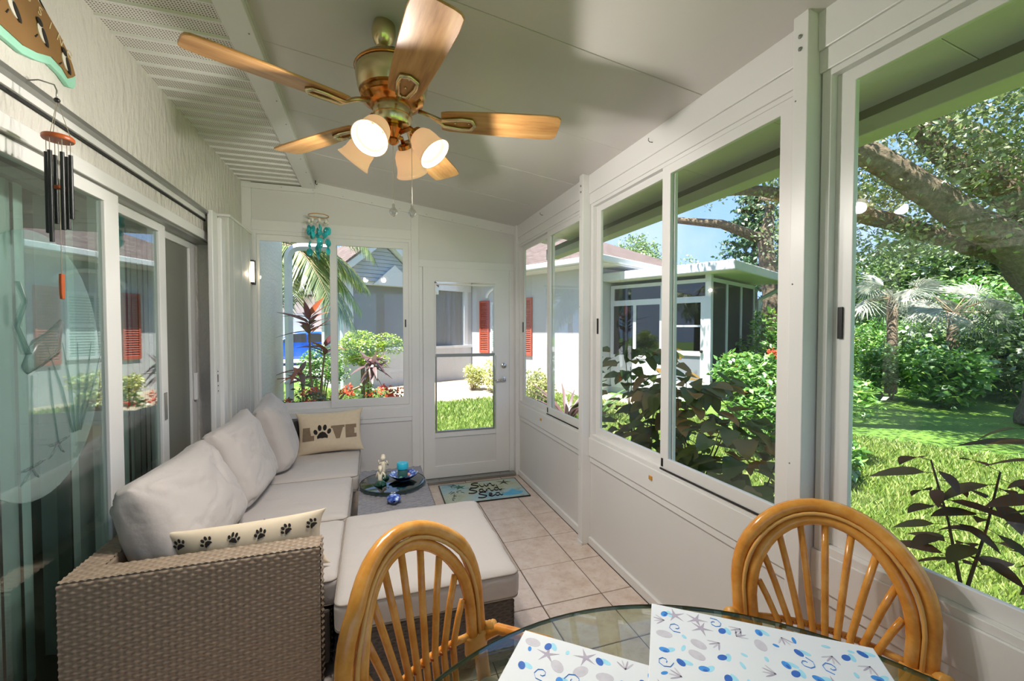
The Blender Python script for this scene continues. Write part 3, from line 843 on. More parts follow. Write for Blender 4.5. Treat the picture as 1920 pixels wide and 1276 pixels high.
def puff(w, h, t, seed, ear=(0.05, 0.05), wr=0.012, crease=0.010, slump=0.0, rr=0.36, fold=0.013):
    """Overstuffed cushion: local x width, y height, z thickness; soft rounded edges, pulled corners, creases."""
    off = Vector((seed * 5.7, seed * 2.3, seed * 1.1)); nx, ny, nz = 46, 38, 14
    m = MB(); idx = {}; r = t * rr
    def f(i, j, k):
        u, v, s = 2 * i / nx - 1, 2 * j / ny - 1, 2 * k / nz - 1
        x, y_, z = u * w / 2, v * h / 2, s * t / 2
        q = Vector((max(-w / 2 + r, min(w / 2 - r, x)), max(-h / 2 + r, min(h / 2 - r, y_)), max(-t / 2 + r, min(t / 2 - r, z))))
        d = Vector((x, y_, z)) - q
        p = q + (d.normalized() * r if d.length > 1e-9 else d)
        c = (abs(u) * abs(v)) ** 5
        p.x *= 1 + c * (ear[0] if u < 0 else ear[1]); p.y *= 1 + c * (ear[0] if u < 0 else ear[1]) * (1.3 if v > 0 else 0.4)
        p.z *= (1 - 0.45 * c) * (0.80 + 0.34 * (1 - u * u) * (1 - v * v) + 0.10 * (1 - v))
        p.y -= slump * (1 - u * u) * max(0, v)
        g = Vector((p.x * 3.6 + p.y * 3.0, p.y * 5.5 - p.x * 1.5, p.z * 4)) + off
        n1 = noise.noise(g); n2 = noise.noise(g * 2.1 + Vector((3, 1, 0)) + Vector((n1, n1, 0)) * 0.8)
        sgn = 1 if s > 0 else -1
        nn = Vector((u ** 3 * 0.6, v ** 3 * 0.6, sgn * max(0.15, 1 - max(abs(u), abs(v)) ** 4)))
        mx_ = max(abs(u), abs(v)); edge = (0.35 + 0.65 * mx_ ** 2) * (1 - 0.8 * mx_ ** 8)
        p += nn * (wr * n1 - crease * max(0.0, 1 - abs(n2) * 8.0) ** 1.5 * edge + 0.5 * wr * n2 * edge)
        for su_ in (-1, 1):
            du, dv = u - su_, v - 1.0; dist = math.hypot(du, dv); th = math.atan2(dv, du * su_)
            p += nn * (fold * math.sin(11 * th + 2.5 * n1) * math.exp(-1.7 * dist) * min(1.0, dist * 3) * (1 - 0.7 * mx_ ** 10))
        return p
    def vid(i, j, k):
        if (i, j, k) not in idx: idx[(i, j, k)] = len(m.v); m.v.append(tuple(f(i, j, k)))
        return idx[(i, j, k)]
    for i in range(nx):
        for j in range(ny):
            m.f.append((vid(i, j, nz), vid(i + 1, j, nz), vid(i + 1, j + 1, nz), vid(i, j + 1, nz))); m.f.append((vid(i, j + 1, 0), vid(i + 1, j + 1, 0), vid(i + 1, j, 0), vid(i, j, 0)))
    for i in range(nx):
        for k in range(nz):
            m.f.append((vid(i, 0, k), vid(i + 1, 0, k), vid(i + 1, 0, k + 1), vid(i, 0, k + 1))); m.f.append((vid(i, ny, k + 1), vid(i + 1, ny, k + 1), vid(i + 1, ny, k), vid(i, ny, k)))
    for j in range(ny):
        for k in range(nz):
            m.f.append((vid(0, j, k + 1), vid(0, j + 1, k + 1), vid(0, j + 1, k), vid(0, j, k))); m.f.append((vid(nx, j, k), vid(nx, j + 1, k), vid(nx, j + 1, k + 1), vid(nx, j, k + 1)))
    return m
def back_cushion(label, c, right, up, w, h, t, seed, **k):
    T = thing('back_cushion', label, 'cushion', c, 0, 'back cushions of the sofa')
    o = puff(w, h, t, seed, **k).build('cover', 'cushion', T, smooth=True)
    o.matrix_local = frame(right, up)
    return T
back_cushion('large beige back cushion behind the paw-print pillow', (-0.80, 2.30, 0.645), (0.05, 1, 0), (-0.42, 0, 1), 0.68, 0.44, 0.22, 4, ear=(0.05, 0.14), wr=0.012, crease=0.020)
back_cushion('middle beige back cushion with pointed upper corner', (-0.75, 2.945, 0.665), (0.03, 1, 0), (-0.30, 0, 1), 0.60, 0.46, 0.21, 6, ear=(0.06, 0.20), wr=0.011, crease=0.018)
back_cushion('beige back cushion standing in the corner below the window', (-0.69, 3.575, 0.672), (-0.10, 1, 0), (-0.26, 0, 1), 0.58, 0.47, 0.22, 8, ear=(0.06, 0.22), wr=0.010, crease=0.017)

# throw pillow with the word LOVE, the O drawn as a paw
MT['linen'] = mat('linen', srgb(222, 204, 176), srgb(208, 190, 162), 40, rough=0.9, bump=(300, 0.15, 0.002))
MT['letter_brown'] = mat('letter_brown', srgb(142, 122, 98), srgb(120, 102, 82), 60, rough=0.9)
MT['print_black'] = mat('print_black', srgb(34, 28, 24), rough=0.85)
def poly_on(name, polys, zf, w, h, material, parent, lift=0.0015, cuts=3):
    """Flat print polygons (pillow u/v metres) laid on the bulged pillow front."""
    bm = bmesh.new()
    for poly in polys:
        vs = [bm.verts.new((x, y_, 0)) for x, y_ in poly]; bm.faces.new(vs)
    bmesh.ops.triangulate(bm, faces=bm.faces[:])
    for _ in range(cuts):
        long = [e_ for e_ in bm.edges if e_.calc_length() > 0.012]
        if not long: break
        bmesh.ops.subdivide_edges(bm, edges=long, cuts=1)
        bmesh.ops.triangulate(bm, faces=bm.faces[:])
    for v in bm.verts:
        v.co.z = zf(max(-0.999, min(0.999, v.co.x / (w / 2))), max(-0.999, min(0.999, v.co.y / (h / 2)))) + lift
    me = bpy.data.meshes.new(name); bm.to_mesh(me); bm.free()
    o = bpy.data.objects.new(name, me)
    return _fin(o, material, parent)
def oval(cx, cy, rx, ry, rot=0, n=14):
    c, s = math.cos(R(rot)), math.sin(R(rot)); out = []
    for k in range(n):
        a = 2 * PI * k / n; x, y_ = rx * math.cos(a), ry * math.sin(a); out.append((cx + x * c - y_ * s, cy + x * s + y_ * c))
    return out
def paw(cx, cy, s, rot=0):
    c, sn = math.cos(R(rot)), math.sin(R(rot))
    def t(p): return [(cx + (x * c - y_ * sn) * s, cy + (x * sn + y_ * c) * s) for x, y_ in p]
    pad = [(-0.40, -0.45), (-0.18, -0.40), (0, -0.43), (0.18, -0.40), (0.40, -0.45), (0.42, -0.25), (0.22, 0.02), (0, 0.12), (-0.22, 0.02), (-0.42, -0.25)]
    return [t(pad), t(oval(-0.52, 0.10, 0.15, 0.22, 20)), t(oval(-0.20, 0.42, 0.15, 0.25, 5)), t(oval(0.20, 0.42, 0.15, 0.25, -5)), t(oval(0.52, 0.10, 0.15, 0.22, -20))]
lw, lh = 0.50, 0.34
m, zf, xy = pillow(lw, lh, 0.15, n=30, pinch=0.07, power=0.45, wr=0.004, seed=3, ear=0.05)
lp = thing('throw_pillow', 'small cream pillow lettered LOVE with a paw as the O', 'pillow', (-0.325, 3.835, 0.598))
lc = m.build('cover', 'linen', lp, smooth=True)
lc.matrix_local = frame((1, 0.02, 0.03), (0.0, 0.26, 1))
def scale(poly, x, y_, s): return [(x + a * s, y_ + b * s) for a, b in poly]
Lp = [(0, 0), (1.0, 0), (1.0, 0.45), (0.74, 0.45), (0.70, 0.26), (0.52, 0.26), (0.52, 0.98), (0.66, 0.98), (0.66, 1.2), (0.04, 1.2), (0.04, 0.98), (0.2, 0.98), (0.2, 0.22), (0, 0.22)]
Vp = [(0.40, 0), (0.72, 0), (1.02, 0.98), (1.16, 0.98), (1.16, 1.2), (0.68, 1.2), (0.68, 0.98), (0.76, 0.98), (0.58, 0.42), (0.40, 0.98), (0.50, 0.98), (0.50, 1.2), (-0.02, 1.2), (-0.02, 0.98), (0.10, 0.98)]
Ep = [(0, 0), (0.96, 0), (0.96, 0.34), (0.76, 0.34), (0.72, 0.22), (0.5, 0.22), (0.5, 0.50), (0.78, 0.50), (0.78, 0.72), (0.5, 0.72), (0.5, 0.98), (0.72, 0.98), (0.76, 0.88), (0.96, 0.88), (0.96, 1.2), (0, 1.2), (0, 0.98), (0.16, 0.98), (0.16, 0.22), (0, 0.22)]
poly_on('letter_l', [scale(Lp, -0.205, -0.06, 0.088)], zf, lw, lh, 'letter_brown', lc)
poly_on('paw_letter', paw(-0.055, -0.005, 0.098), zf, lw, lh, 'print_black', lc)
poly_on('letter_v', [scale(Vp, 0.012, -0.06, 0.088)], zf, lw, lh, 'letter_brown', lc)
poly_on('letter_e', [scale(Ep, 0.12, -0.06, 0.088)], zf, lw, lh, 'letter_brown', lc)

# paw-print pillow behind the wicker arm
pw_, ph_ = 0.56, 0.25
m, zf, xy = pillow(pw_, ph_, 0.11, n=28, pinch=0.08, power=0.45, seed=9, ear=0.04)
MT['cream_cloth'] = mat('cream_cloth', srgb(232, 216, 190), srgb(222, 204, 176), 30, rough=0.9)
pp = thing('throw_pillow', 'cream pillow printed with dark paw prints behind the wicker arm', 'pillow', (-0.47, 1.985, 0.548))
pc = m.build('cover', 'cream_cloth', pp, smooth=True)
pc.matrix_local = frame((1, -0.02, 0.045), (0, -0.12, 1))
k = 0
for s_, nm in ((1, 1), (-1, -1)):
    for r_ in range(3):
        for c_ in range(6):
            cx = -0.235 + 0.094 * c_ + (0.03 if r_ % 2 else 0); cy = 0.082 - 0.08 * r_
            if abs(cx) > 0.25: continue
            o = poly_on('paw_print', paw(cx, cy, 0.033, rng.uniform(-50, 50)), (lambda u, v, s=s_: s * zf(u, v)), pw_, ph_, 'print_black', pc, lift=0.0012 * s_, cuts=1)

# ------------------------------------------------------------------ ottoman
ot = thing('wicker_ottoman', 'wicker ottoman base under the wide beige cushion', 'ottoman', (0.23, 2.1, 0))
oy0, oy1, ox0, ox1 = -0.39, 0.39, -0.355, 0.345
box('frame', 'wicker_dark', ot, ox0 + 0.01, ox1 - 0.01, oy0 + 0.01, oy1 - 0.01, 0.04, 0.295, bevel=0.006)
weave('front_weave', 'wicker_dark', ot, (ox0, oy0 + 0.008, 0.04), (1, 0, 0), (0, 0, 1), ox1 - ox0, 0.255)
weave('side_weave', 'wicker_dark', ot, (ox1 - 0.008, oy0, 0.04), (0, 1, 0), (0, 0, 1), oy1 - oy0, 0.255)
for a in (ox0 + 0.04, ox1 - 0.04):
    for b in (oy0 + 0.04, oy1 - 0.04): box('foot', 'black', ot, a - 0.02, a + 0.02, b - 0.02, b + 0.02, 0, 0.045)
flat_cushion('ottoman_cushion', 'wide beige cushion lying on the wicker ottoman', -0.142, 0.60, 1.70, 2.515, 0.297, 0.422, 12, group=None, stretch=(0.5, 1.5), wr=0.005)
if False: pass

# ------------------------------------------------------------------ wicker side table and what stands on it
wt = thing('wicker_table', 'low square wicker side table between sofa corner and door', 'table', (0.13, 2.96, 0))
tx0, tx1, ty0, ty1, TZ = -0.21, 0.23, -0.40, 0.40, 0.385
box('body', 'wicker_dark', wt, tx0 + 0.008, tx1 - 0.008, ty0 + 0.008, ty1 - 0.008, 0.03, TZ, bevel=0.006)
weave('top_weave', 'wicker_table', wt, (tx0, ty0, TZ), (1, 0, 0), (0, 1, 0), tx1 - tx0, ty1 - ty0, pu=0.030, pv=0.020, amp=0.011)
weave('side_weave', 'wicker_dark', wt, (tx1 - 0.008, ty0, 0.03), (0, 1, 0), (0, 0, 1), ty1 - ty0, TZ - 0.03)
weave('front_weave', 'wicker_dark', wt, (tx0, ty0 + 0.008, 0.03), (1, 0, 0), (0, 0, 1), tx1 - tx0, TZ - 0.03)
for a in (tx0 + 0.04, tx1 - 0.04):
    for b in (ty0 + 0.04, ty1 - 0.04): box('foot', 'black', wt, a - 0.02, a + 0.02, b - 0.02, b + 0.02, 0, 0.035)
TZ += 0.0112
tr = thing('glass_turntable', 'round smoked glass turntable on the wicker side table', 'tray', (0.135, 2.99, TZ))
MB().lathe([(0.06, 0), (0.065, 0.004), (0.05, 0.012), (0.05, 0.016)], 24).build('swivel_base', 'black', tr, smooth='auto')
MB().lathe([(0.205, 0.016), (0.211, 0.018), (0.213, 0.021), (0.211, 0.024), (0.205, 0.026)], 56).build('glass_plate', 'dark_glass', tr, smooth='auto')
MB().lathe([(0.2125, 0.0165), (0.2155, 0.019), (0.2155, 0.023), (0.2125, 0.0255)], 56, cap=False).build('plate_rim', mat('rim_green', srgb(24, 44, 38), rough=0.15), tr, smooth=True)
PZ = TZ + 0.0262
MT['delft'] = None
def delft():
    m = bpy.data.materials.new('blue_white_glaze'); m.use_nodes = True
    nt = m.node_tree; p = nt.nodes['Principled BSDF']
    vo = nt.nodes.new('ShaderNodeTexVoronoi'); vo.inputs['Scale'].default_value = 42; nt.links.new(_coords(nt), vo.inputs['Vector'])
    nt.links.new(_ramp(nt, vo.outputs['Distance'], [(0.2, srgb(226, 232, 244)), (0.42, srgb(120, 150, 214)), (0.7, srgb(40, 66, 150))]), p.inputs['Base Color'])
    p.inputs['Roughness'].default_value = 0.12
    return m
MT['delft'] = delft()
MT['cobalt'] = mat('cobalt_glaze', srgb(22, 34, 78), rough=0.12)
di = thing('blue_dish', 'scalloped blue and white dish on the glass turntable', 'dish', (0.205, 3.0, PZ))
def dish(u, v, zoff=0.0):
    a = 2 * PI * u; sx = 0.095 * (1 + 0.06 * math.cos(8 * a)); r = 0.02 + 0.98 * v
    return (sx * r * math.cos(a), sx * 0.95 * r * math.sin(a), 0.006 + zoff + 0.035 * v ** 2.4 + 0.004 * math.cos(8 * a) * v ** 3)
MB().grid(dish, 48, 8).build('bowl', 'delft', di, smooth=True)
MB().grid(lambda u, v: dish(u, v, -0.005), 48, 8).build('underside', 'cobalt', di, smooth=True)
MB().lathe([(0.045, 0.0), (0.045, 0.004), (0.03, 0.006)], 24).build('foot_ring', 'cobalt', di)
cn = thing('candle_jar', 'turquoise candle in a teal glass jar standing in the blue dish', 'candle', (0.20, 3.0, PZ + 0.0075))
MB().lathe([(0.026, 0), (0.034, 0.006), (0.034, 0.055), (0.030, 0.062), (0.030, 0.07)], 24).build('jar', mat('teal_glass', srgb(58, 104, 96), srgb(34, 70, 68), 14, rough=0.08), cn, smooth='auto')
MB().lathe([(0.037, 0.068), (0.038, 0.072), (0.038, 0.104), (0.035, 0.108), (0.010, 0.107)], 28).build('candle_wax', mat('turquoise_wax', srgb(40, 172, 200), rough=0.3), cn, smooth='auto')
for a, c_ in ((0.4, 'coral'), (2.2, 'sand'), (4.4, 'moss')):
    MB().ball((0.045 * math.cos(a), 0.045 * math.sin(a), 0.016), 0.013, 0.009, 0.012).build('seashell', mat('shell_' + c_, srgb(*{'coral': (236, 170, 150), 'sand': (196, 180, 140), 'moss': (90, 140, 120)}[c_]), rough=0.4), cn, smooth=True)
MT['bone'] = mat('bone_white', srgb(236, 226, 204), srgb(220, 206, 178), 30, rough=0.5)
MT['seaweed'] = mat('seaweed_glaze', srgb(40, 92, 74), srgb(22, 56, 48), 40, rough=0.2)
def figurine(label, loc, hgt, rot, seated):
    f_ = thing('figurine', label, 'figurine', loc, rot, 'mermaid figurines')
    b = MB()
    b.lathe([(0.038, 0), (0.040, 0.006), (0.032, 0.016), (0.022, 0.026), (0.012, 0.03)], 14).build('rock_base', 'seaweed', f_, smooth=True)
    MB().tube([(0, 0, 0.02), (0.03, 0.012, 0.022), (0.045, 0.03, 0.012), (0.052, 0.036, 0.03)], [0.016, 0.012, 0.007, 0.002], 8).build('tail', 'seaweed', f_, smooth=True)
    MB().tube([(0, 0, 0.022), (0.004, 0, 0.045 * hgt), (0, 0, 0.075 * hgt), (-0.002, 0, 0.09 * hgt)], [0.018, 0.013, 0.016, 0.006], 10).build('torso', 'bone', f_, smooth=True)
    MB().ball((-0.002, 0, 0.104 * hgt), 0.0165, 0.0165, 0.019).build('head', 'bone', f_, smooth=True)
    MB().tube([(0.0, 0, 0.116 * hgt), (0.012, 0.008, 0.106 * hgt), (0.017, 0.010, 0.08 * hgt)], [0.014, 0.012, 0.004], 8).build('hair', 'bone', f_, smooth=True)
    for s_ in (-1, 1):
        MB().tube([(0.0, 0.014 * s_, 0.082 * hgt), (-0.012, 0.028 * s_, 0.064 * hgt), (-0.004, 0.032 * s_, 0.046 * hgt)] if seated else
                  [(0.0, 0.014 * s_, 0.082 * hgt), (0.004, 0.034 * s_, 0.070 * hgt), (-0.008, 0.030 * s_, 0.094 * hgt)], [0.006, 0.005, 0.004], 7).build('arm', 'bone', f_, smooth=True)
    return f_
figurine('cream mermaid figurine standing upright at the back of the glass turntable', (0.075, 3.06, PZ), 1.35, R(60), False)
figurine('cream mermaid figurine sitting on green rock at the front of the turntable', (0.052, 2.935, PZ), 1.05, R(240), True)
sh = thing('ceramic_shell', 'blue and white ceramic shell on wicker in front of the turntable', 'shell', (0.125, 2.68, TZ + 0.0))
def shell(u, v):
    a = 2 * PI * u; t = v; r = 0.05 * math.sin(PI * min(1, t * 0.96 + 0.02)) ** 0.7 * (1 - 0.35 * t)
    rib = 1 + 0.04 * math.cos(9 * a)
    return (r * rib * math.cos(a), -0.05 + 0.12 * t, max(0.0, 0.024 + r * 0.62 * rib * math.sin(a)))
MB().grid(shell, 36, 14).build('body', 'delft', sh, smooth=True)
MB().tube([(0.0, 0.062, 0.024), (0.004, 0.072, 0.028), (0.012, 0.078, 0.034)], [0.006, 0.004, 0.001], 8).build('spire_tip', 'bone', sh, smooth=True)

# ------------------------------------------------------------------ door mat
def mat_print():
    m = bpy.data.materials.new('mat_print'); m.use_nodes = True
    nt = m.node_tree; p = nt.nodes['Principled BSDF']
    v = _coords(nt)
    n1 = _noise(nt, 3.2, 5, v); n2 = _noise(nt, 9, 6, v, 0.7)
    c = _ramp(nt, n1, [(0.3, srgb(150, 160, 128)), (0.45, srgb(178, 184, 164)), (0.58, srgb(160, 186, 190)), (0.72, srgb(110, 158, 182))])
    c = _mix(nt, c, srgb(60, 84, 70), _ramp(nt, n2, [(0.55, (0, 0, 0)), (0.72, (0.8, 0.8, 0.8))]))
    nt.links.new(c, p.inputs['Base Color']); p.inputs['Roughness'].default_value = 0.9
    return m
dm = thing('door_mat', 'blue and green seashore door mat reading sun sand sea by the door', 'mat', (0.945, 3.69, 0.0005), R(-1.2))
box('pad', mat_print(), dm, -0.365, 0.365, -0.225, 0.225, 0, 0.009, bevel=0.003)
ring('y', 0, 0.01, -0.37, 0.37, -0.23, 0.23, 0.008, 0.008, 0.008, 0.008).build('binding', 'black', dm).matrix_local = Matrix.Rotation(R(-90), 4, 'X') @ Matrix.Translation((0, -0.0095, 0))
def stroke(name, pts, r, parent, z, material='print_black'):
    P = [Vector((a, b, z)) for a, b in pts]; out = []
    for i in range(len(P) - 1):
        p0, p1, p2, p3 = P[max(0, i - 1)], P[i], P[i + 1], P[min(len(P) - 1, i + 2)]
        for q in range(4):
            t = q / 4
            out.append(0.5 * ((2 * p1) + (-p0 + p2) * t + (2 * p0 - 5 * p1 + 4 * p2 - p3) * t * t + (-p0 + 3 * p1 - 3 * p2 + p3) * t ** 3))
    out.append(P[-1])
    MB().tube(out, r, 6, flat=0.10).build(name, material, parent)
GL = {'s': ([(0.75, 0.95), (0.35, 1.0), (0.1, 0.75), (0.4, 0.5), (0.65, 0.25), (0.3, 0.0), (-0.1, 0.1)], 0.9),
      'u': ([(0.0, 0.8), (0.02, 0.3), (0.2, 0.0), (0.45, 0.2), (0.6, 0.8), (0.6, 0.3), (0.75, 0.0), (0.95, 0.25)], 0.95),
      'n': ([(0.0, 0.0), (0.05, 0.75), (0.05, 0.3), (0.3, 0.75), (0.5, 0.6), (0.5, 0.1), (0.7, 0.0), (0.9, 0.3)], 0.9),
      'a': ([(0.6, 0.7), (0.3, 0.75), (0.05, 0.35), (0.25, 0.0), (0.55, 0.35), (0.62, 0.75), (0.6, 0.2), (0.75, 0.0), (0.95, 0.3)], 0.95),
      'd': ([(0.6, 0.65), (0.3, 0.75), (0.05, 0.35), (0.25, 0.0), (0.55, 0.3), (0.68, 1.6), (0.62, 0.3), (0.78, 0.0), (1.0, 0.3)], 1.0),
      'e': ([(0.1, 0.35), (0.5, 0.45), (0.5, 0.75), (0.2, 0.75), (0.08, 0.3), (0.35, 0.0), (0.8, 0.3)], 0.8)}
def script(word, x, y_, s, parent, z):
    for ch in word:
        p, adv = GL[ch]
        k = 1.45 if (ch == 's' and p) else 1.0
        stroke('letter_' + ch, [(x + a * s * k, y_ + b * s * 1.1 * k - (0.15 * s if k > 1 else 0)) for a, b in p], 0.0095, parent, z)
        x += adv * s * (1.25 if k > 1 else 1)
script('sun', -0.09, 0.075, 0.075, dm, 0.0098)
script('sand', -0.13, -0.045, 0.075, dm, 0.0098)
script('sea', -0.07, -0.165, 0.075, dm, 0.0098)
MT['mat_teal'] = mat('mat_teal', srgb(70, 120, 96), srgb(50, 96, 80), 20, rough=0.9)
MT['mat_blue'] = mat('mat_blue', srgb(70, 150, 196), srgb(110, 186, 214), 20, rough=0.9)
MT['mat_dark'] = mat('mat_dark', srgb(60, 66, 56), rough=0.9)
def star(cx, cy, r, rot, inner=0.38):
    return [(cx + (r if k % 2 == 0 else r * inner) * math.cos(R(rot) + PI * k / 5), cy + (r if k % 2 == 0 else r * inner) * math.sin(R(rot) + PI * k / 5)) for k in range(10)]
MB().prism(star(-0.19, 0.13, 0.06, 20), 0.009, 0.0102).build('starfish_print', 'mat_teal', dm)
MB().prism(star(0.23, 0.14, 0.075, 75, 0.22), 0.009, 0.0102).build('starfish_print', 'mat_dark', dm)
MB().prism([(0.10, -0.15), (0.2, -0.1), (0.26, -0.04), (0.30, -0.1), (0.34, -0.12), (0.3, -0.17), (0.2, -0.18)], 0.009, 0.0102).build('shell_print', 'mat_blue', dm)
for k in range(9):
    cx, cy = rng.uniform(-0.33, -0.16), rng.uniform(-0.17, 0.17)
    stroke('coral_print', [(cx, cy), (cx + rng.uniform(-0.03, 0.03), cy + 0.03), (cx + rng.uniform(-0.05, 0.05), cy + 0.05)], 0.004, dm, 0.0096, 'mat_dark')

# ------------------------------------------------------------------ rattan chairs
def make_chair(label, loc, rot):
    c = thing('rattan_chair', label, 'chair', loc, rot, 'rattan dining chairs')
    yb = 0.20
    lean = lambda z, x=0.17: yb + (z - 0.60) * 0.16 + 0.042 * max(0.0, 1 - (x / 0.17) ** 2)
    def hoop(hw, top, spread=0.0):
        pts = []
        for z in (0.0, 0.2, 0.42, 0.55): pts.append((-hw + 0.012 * (0.55 - z) / 0.55 * 0 , lean(z), z))
        zc_ = top - 0.235
        for k in range(25):
            a = PI - PI * k / 24
            pts.append((hw * 1.06 * math.cos(a), lean(zc_ + 0.235 * math.sin(a), hw * 1.06 * math.cos(a)), zc_ + 0.235 * math.sin(a) ** 0.9))
        for z in (0.55, 0.42, 0.2, 0.0): pts.append((hw, lean(z), z))
        return pts
    MB().tube(hoop(0.205, 0.932), 0.0195, 12).build('outer_hoop', 'rattan', c, smooth=True)
    MB().tube([(x, y_ - 0.002, z) for x, y_, z in hoop(0.171, 0.895) if z > 0.5], 0.016, 12).build('inner_hoop', 'rattan', c, smooth=True)
    MB().tube([(x, y_ - 0.016, z) for x, y_, z in hoop(0.1885, 0.914) if z > 0.45], 0.0055, 8).build('bead', 'rattan_pale', c, smooth=True)
    rod = MB().tube([(0.165 * q / 6, lean(0.6, 0.165 * q / 6), 0.60) for q in range(-6, 7)], 0.0095, 8).build('cross_rod', 'rattan', c, smooth=True)
    n = 9
    for k in range(n):
        f_ = (k - 4) / 4
        a = PI / 2 - f_ * R(84)
        zt = 0.660 + 0.225 * max(0, math.sin(a)) ** 0.9; xt = 0.158 * 1.06 * math.cos(a)
        if abs(f_) > 0.95: zt = 0.70; xt = 0.162 * (1 if f_ > 0 else -1)
        xr = f_ * 0.112
        xm = xt * 0.58 + xr * 0.42; zm = zt * 0.6 + 0.24; pts = [(xt, lean(zt, xt), zt), (xm, lean(zm, xm) - 0.004, zm), (xr, lean(0.6, xr) - 0.012, 0.60), (xr * 0.86, lean(0.45, xr) - 0.02, 0.44)]
        P = [Vector(p) for p in pts]
        MB().tube(P, 0.0092, 8).build('spindle', 'rattan', c, smooth=True)
        MB().lathe([(0.009, -0.004), (0.0115, -0.002), (0.0115, 0.002), (0.009, 0.004)], 10, Matrix.Translation((xr, lean(0.6, xr) - 0.008, 0.6))).build('tie', 'tie_wood', c, smooth=True)
    for s_ in (-1, 1):
        MB().tube([(s_ * 0.20, lean(0.57), 0.575), (s_ * 0.235, yb - 0.05, 0.60), (s_ * 0.255, yb - 0.2, 0.61), (s_ * 0.25, yb - 0.36, 0.595), (s_ * 0.235, yb - 0.43, 0.54), (s_ * 0.225, yb - 0.44, 0.3), (s_ * 0.225, yb - 0.45, 0.0)],
                  0.015, 10).build('arm', 'rattan', c, smooth=True)
        T = Matrix.Translation((s_ * 0.19, lean(0.575) - 0.001, 0.575)) @ Matrix.Diagonal((1.35, 0.9, 1, 1))
        MB().lathe([(0.028, -0.026), (0.0295, -0.022), (0.0285, -0.016), (0.0298, -0.008), (0.0288, 0), (0.0298, 0.008), (0.0285, 0.016), (0.0295, 0.022), (0.028, 0.026)], 14, T).build('binding', 'rattan_wrap', c, smooth=True)
        T = Matrix.Translation((s_ * 0.228, yb - 0.02, 0.596)) @ Matrix.Rotation(R(s_ * 20), 4, 'Z') @ Matrix.Rotation(R(70), 4, 'X')
        MB().lathe([(0.0175, -0.022), (0.019, -0.016), (0.0175, -0.011), (0.019, -0.005), (0.0175, 0), (0.019, 0.006), (0.0175, 0.011), (0.019, 0.016), (0.0175, 0.022)], 12, T).build('arm_binding', 'rattan_wrap', c, smooth=True)
        MB().tube([(s_ * 0.2, lean(0.2), 0.2), (s_ * 0.22, yb - 0.44, 0.2)], 0.011, 8).build('stretcher', 'rattan', c, smooth=True)
    MB().tube([(-0.225, yb - 0.43, 0.42), (0.225, yb - 0.43, 0.42), (0.21, yb - 0.02, 0.42), (-0.21, yb - 0.02, 0.42)], 0.016, 8, closed=True).build('seat_frame', 'rattan', c, smooth=True)
    s = rounded(0.42, 0.40, 0.06, 0.025, 16, 16, 4, bulge=0.015).build('seat_pad', 'cushion', c, smooth=True); s.location = (0, yb - 0.225, 0.46)
    return c
make_chair('rattan chair with its back to the ottoman at the dining table', (0.248, 0.883, 0.0), R(38.7))
make_chair('rattan chair standing by the right window wall at the dining table', (1.03, 0.705, 0.0), R(-51))

# ------------------------------------------------------------------ dining table, place mats
dt = thing('dining_table', 'round glass dining table on a rattan pedestal', 'table', (0.463, 0.29, 0))
MB().lathe([(0.648, 0.738), (0.653, 0.740), (0.655, 0.744), (0.653, 0.748), (0.648, 0.750)], 96).build('glass_top', 'table_glass', dt, smooth='auto')
MB().lathe([(0.654, 0.7385), (0.6575, 0.7415), (0.6575, 0.7465), (0.654, 0.7495)], 96, cap=False).build('glass_rim', 'glass_edge', dt, smooth=True)
for k in range(8):
    a = 2 * PI * k / 8
    MB().tube([(0.26 * math.cos(a), 0.26 * math.sin(a), 0.0), (0.12 * math.cos(a), 0.12 * math.sin(a), 0.36), (0.27 * math.cos(a), 0.27 * math.sin(a), 0.73)], 0.017, 10).build('pedestal_cane', 'rattan', dt, smooth=True)
for zz, rr in ((0.05, 0.25), (0.36, 0.125), (0.70, 0.26)):
    MB().tube([(rr * math.cos(2 * PI * k / 32), rr * math.sin(2 * PI * k / 32), zz) for k in range(32)], 0.012, 8, closed=True).build('pedestal_ring', 'rattan', dt, smooth=True)
MT['mat_cloth'] = mat('mat_cloth', srgb(238, 240, 242), srgb(228, 231, 235), 6, rough=0.6)
PR = {'print_blue': srgb(48, 132, 208), 'print_pale': srgb(150, 206, 230), 'print_gray': srgb(188, 184, 192), 'print_mauve': srgb(166, 156, 172), 'print_deep': srgb(34, 92, 176)}
for k_, c_ in PR.items(): MT[k_] = mat(k_, c_, tuple(min(1, x * 1.35 + 0.04) for x in c_), 60, rough=0.6)
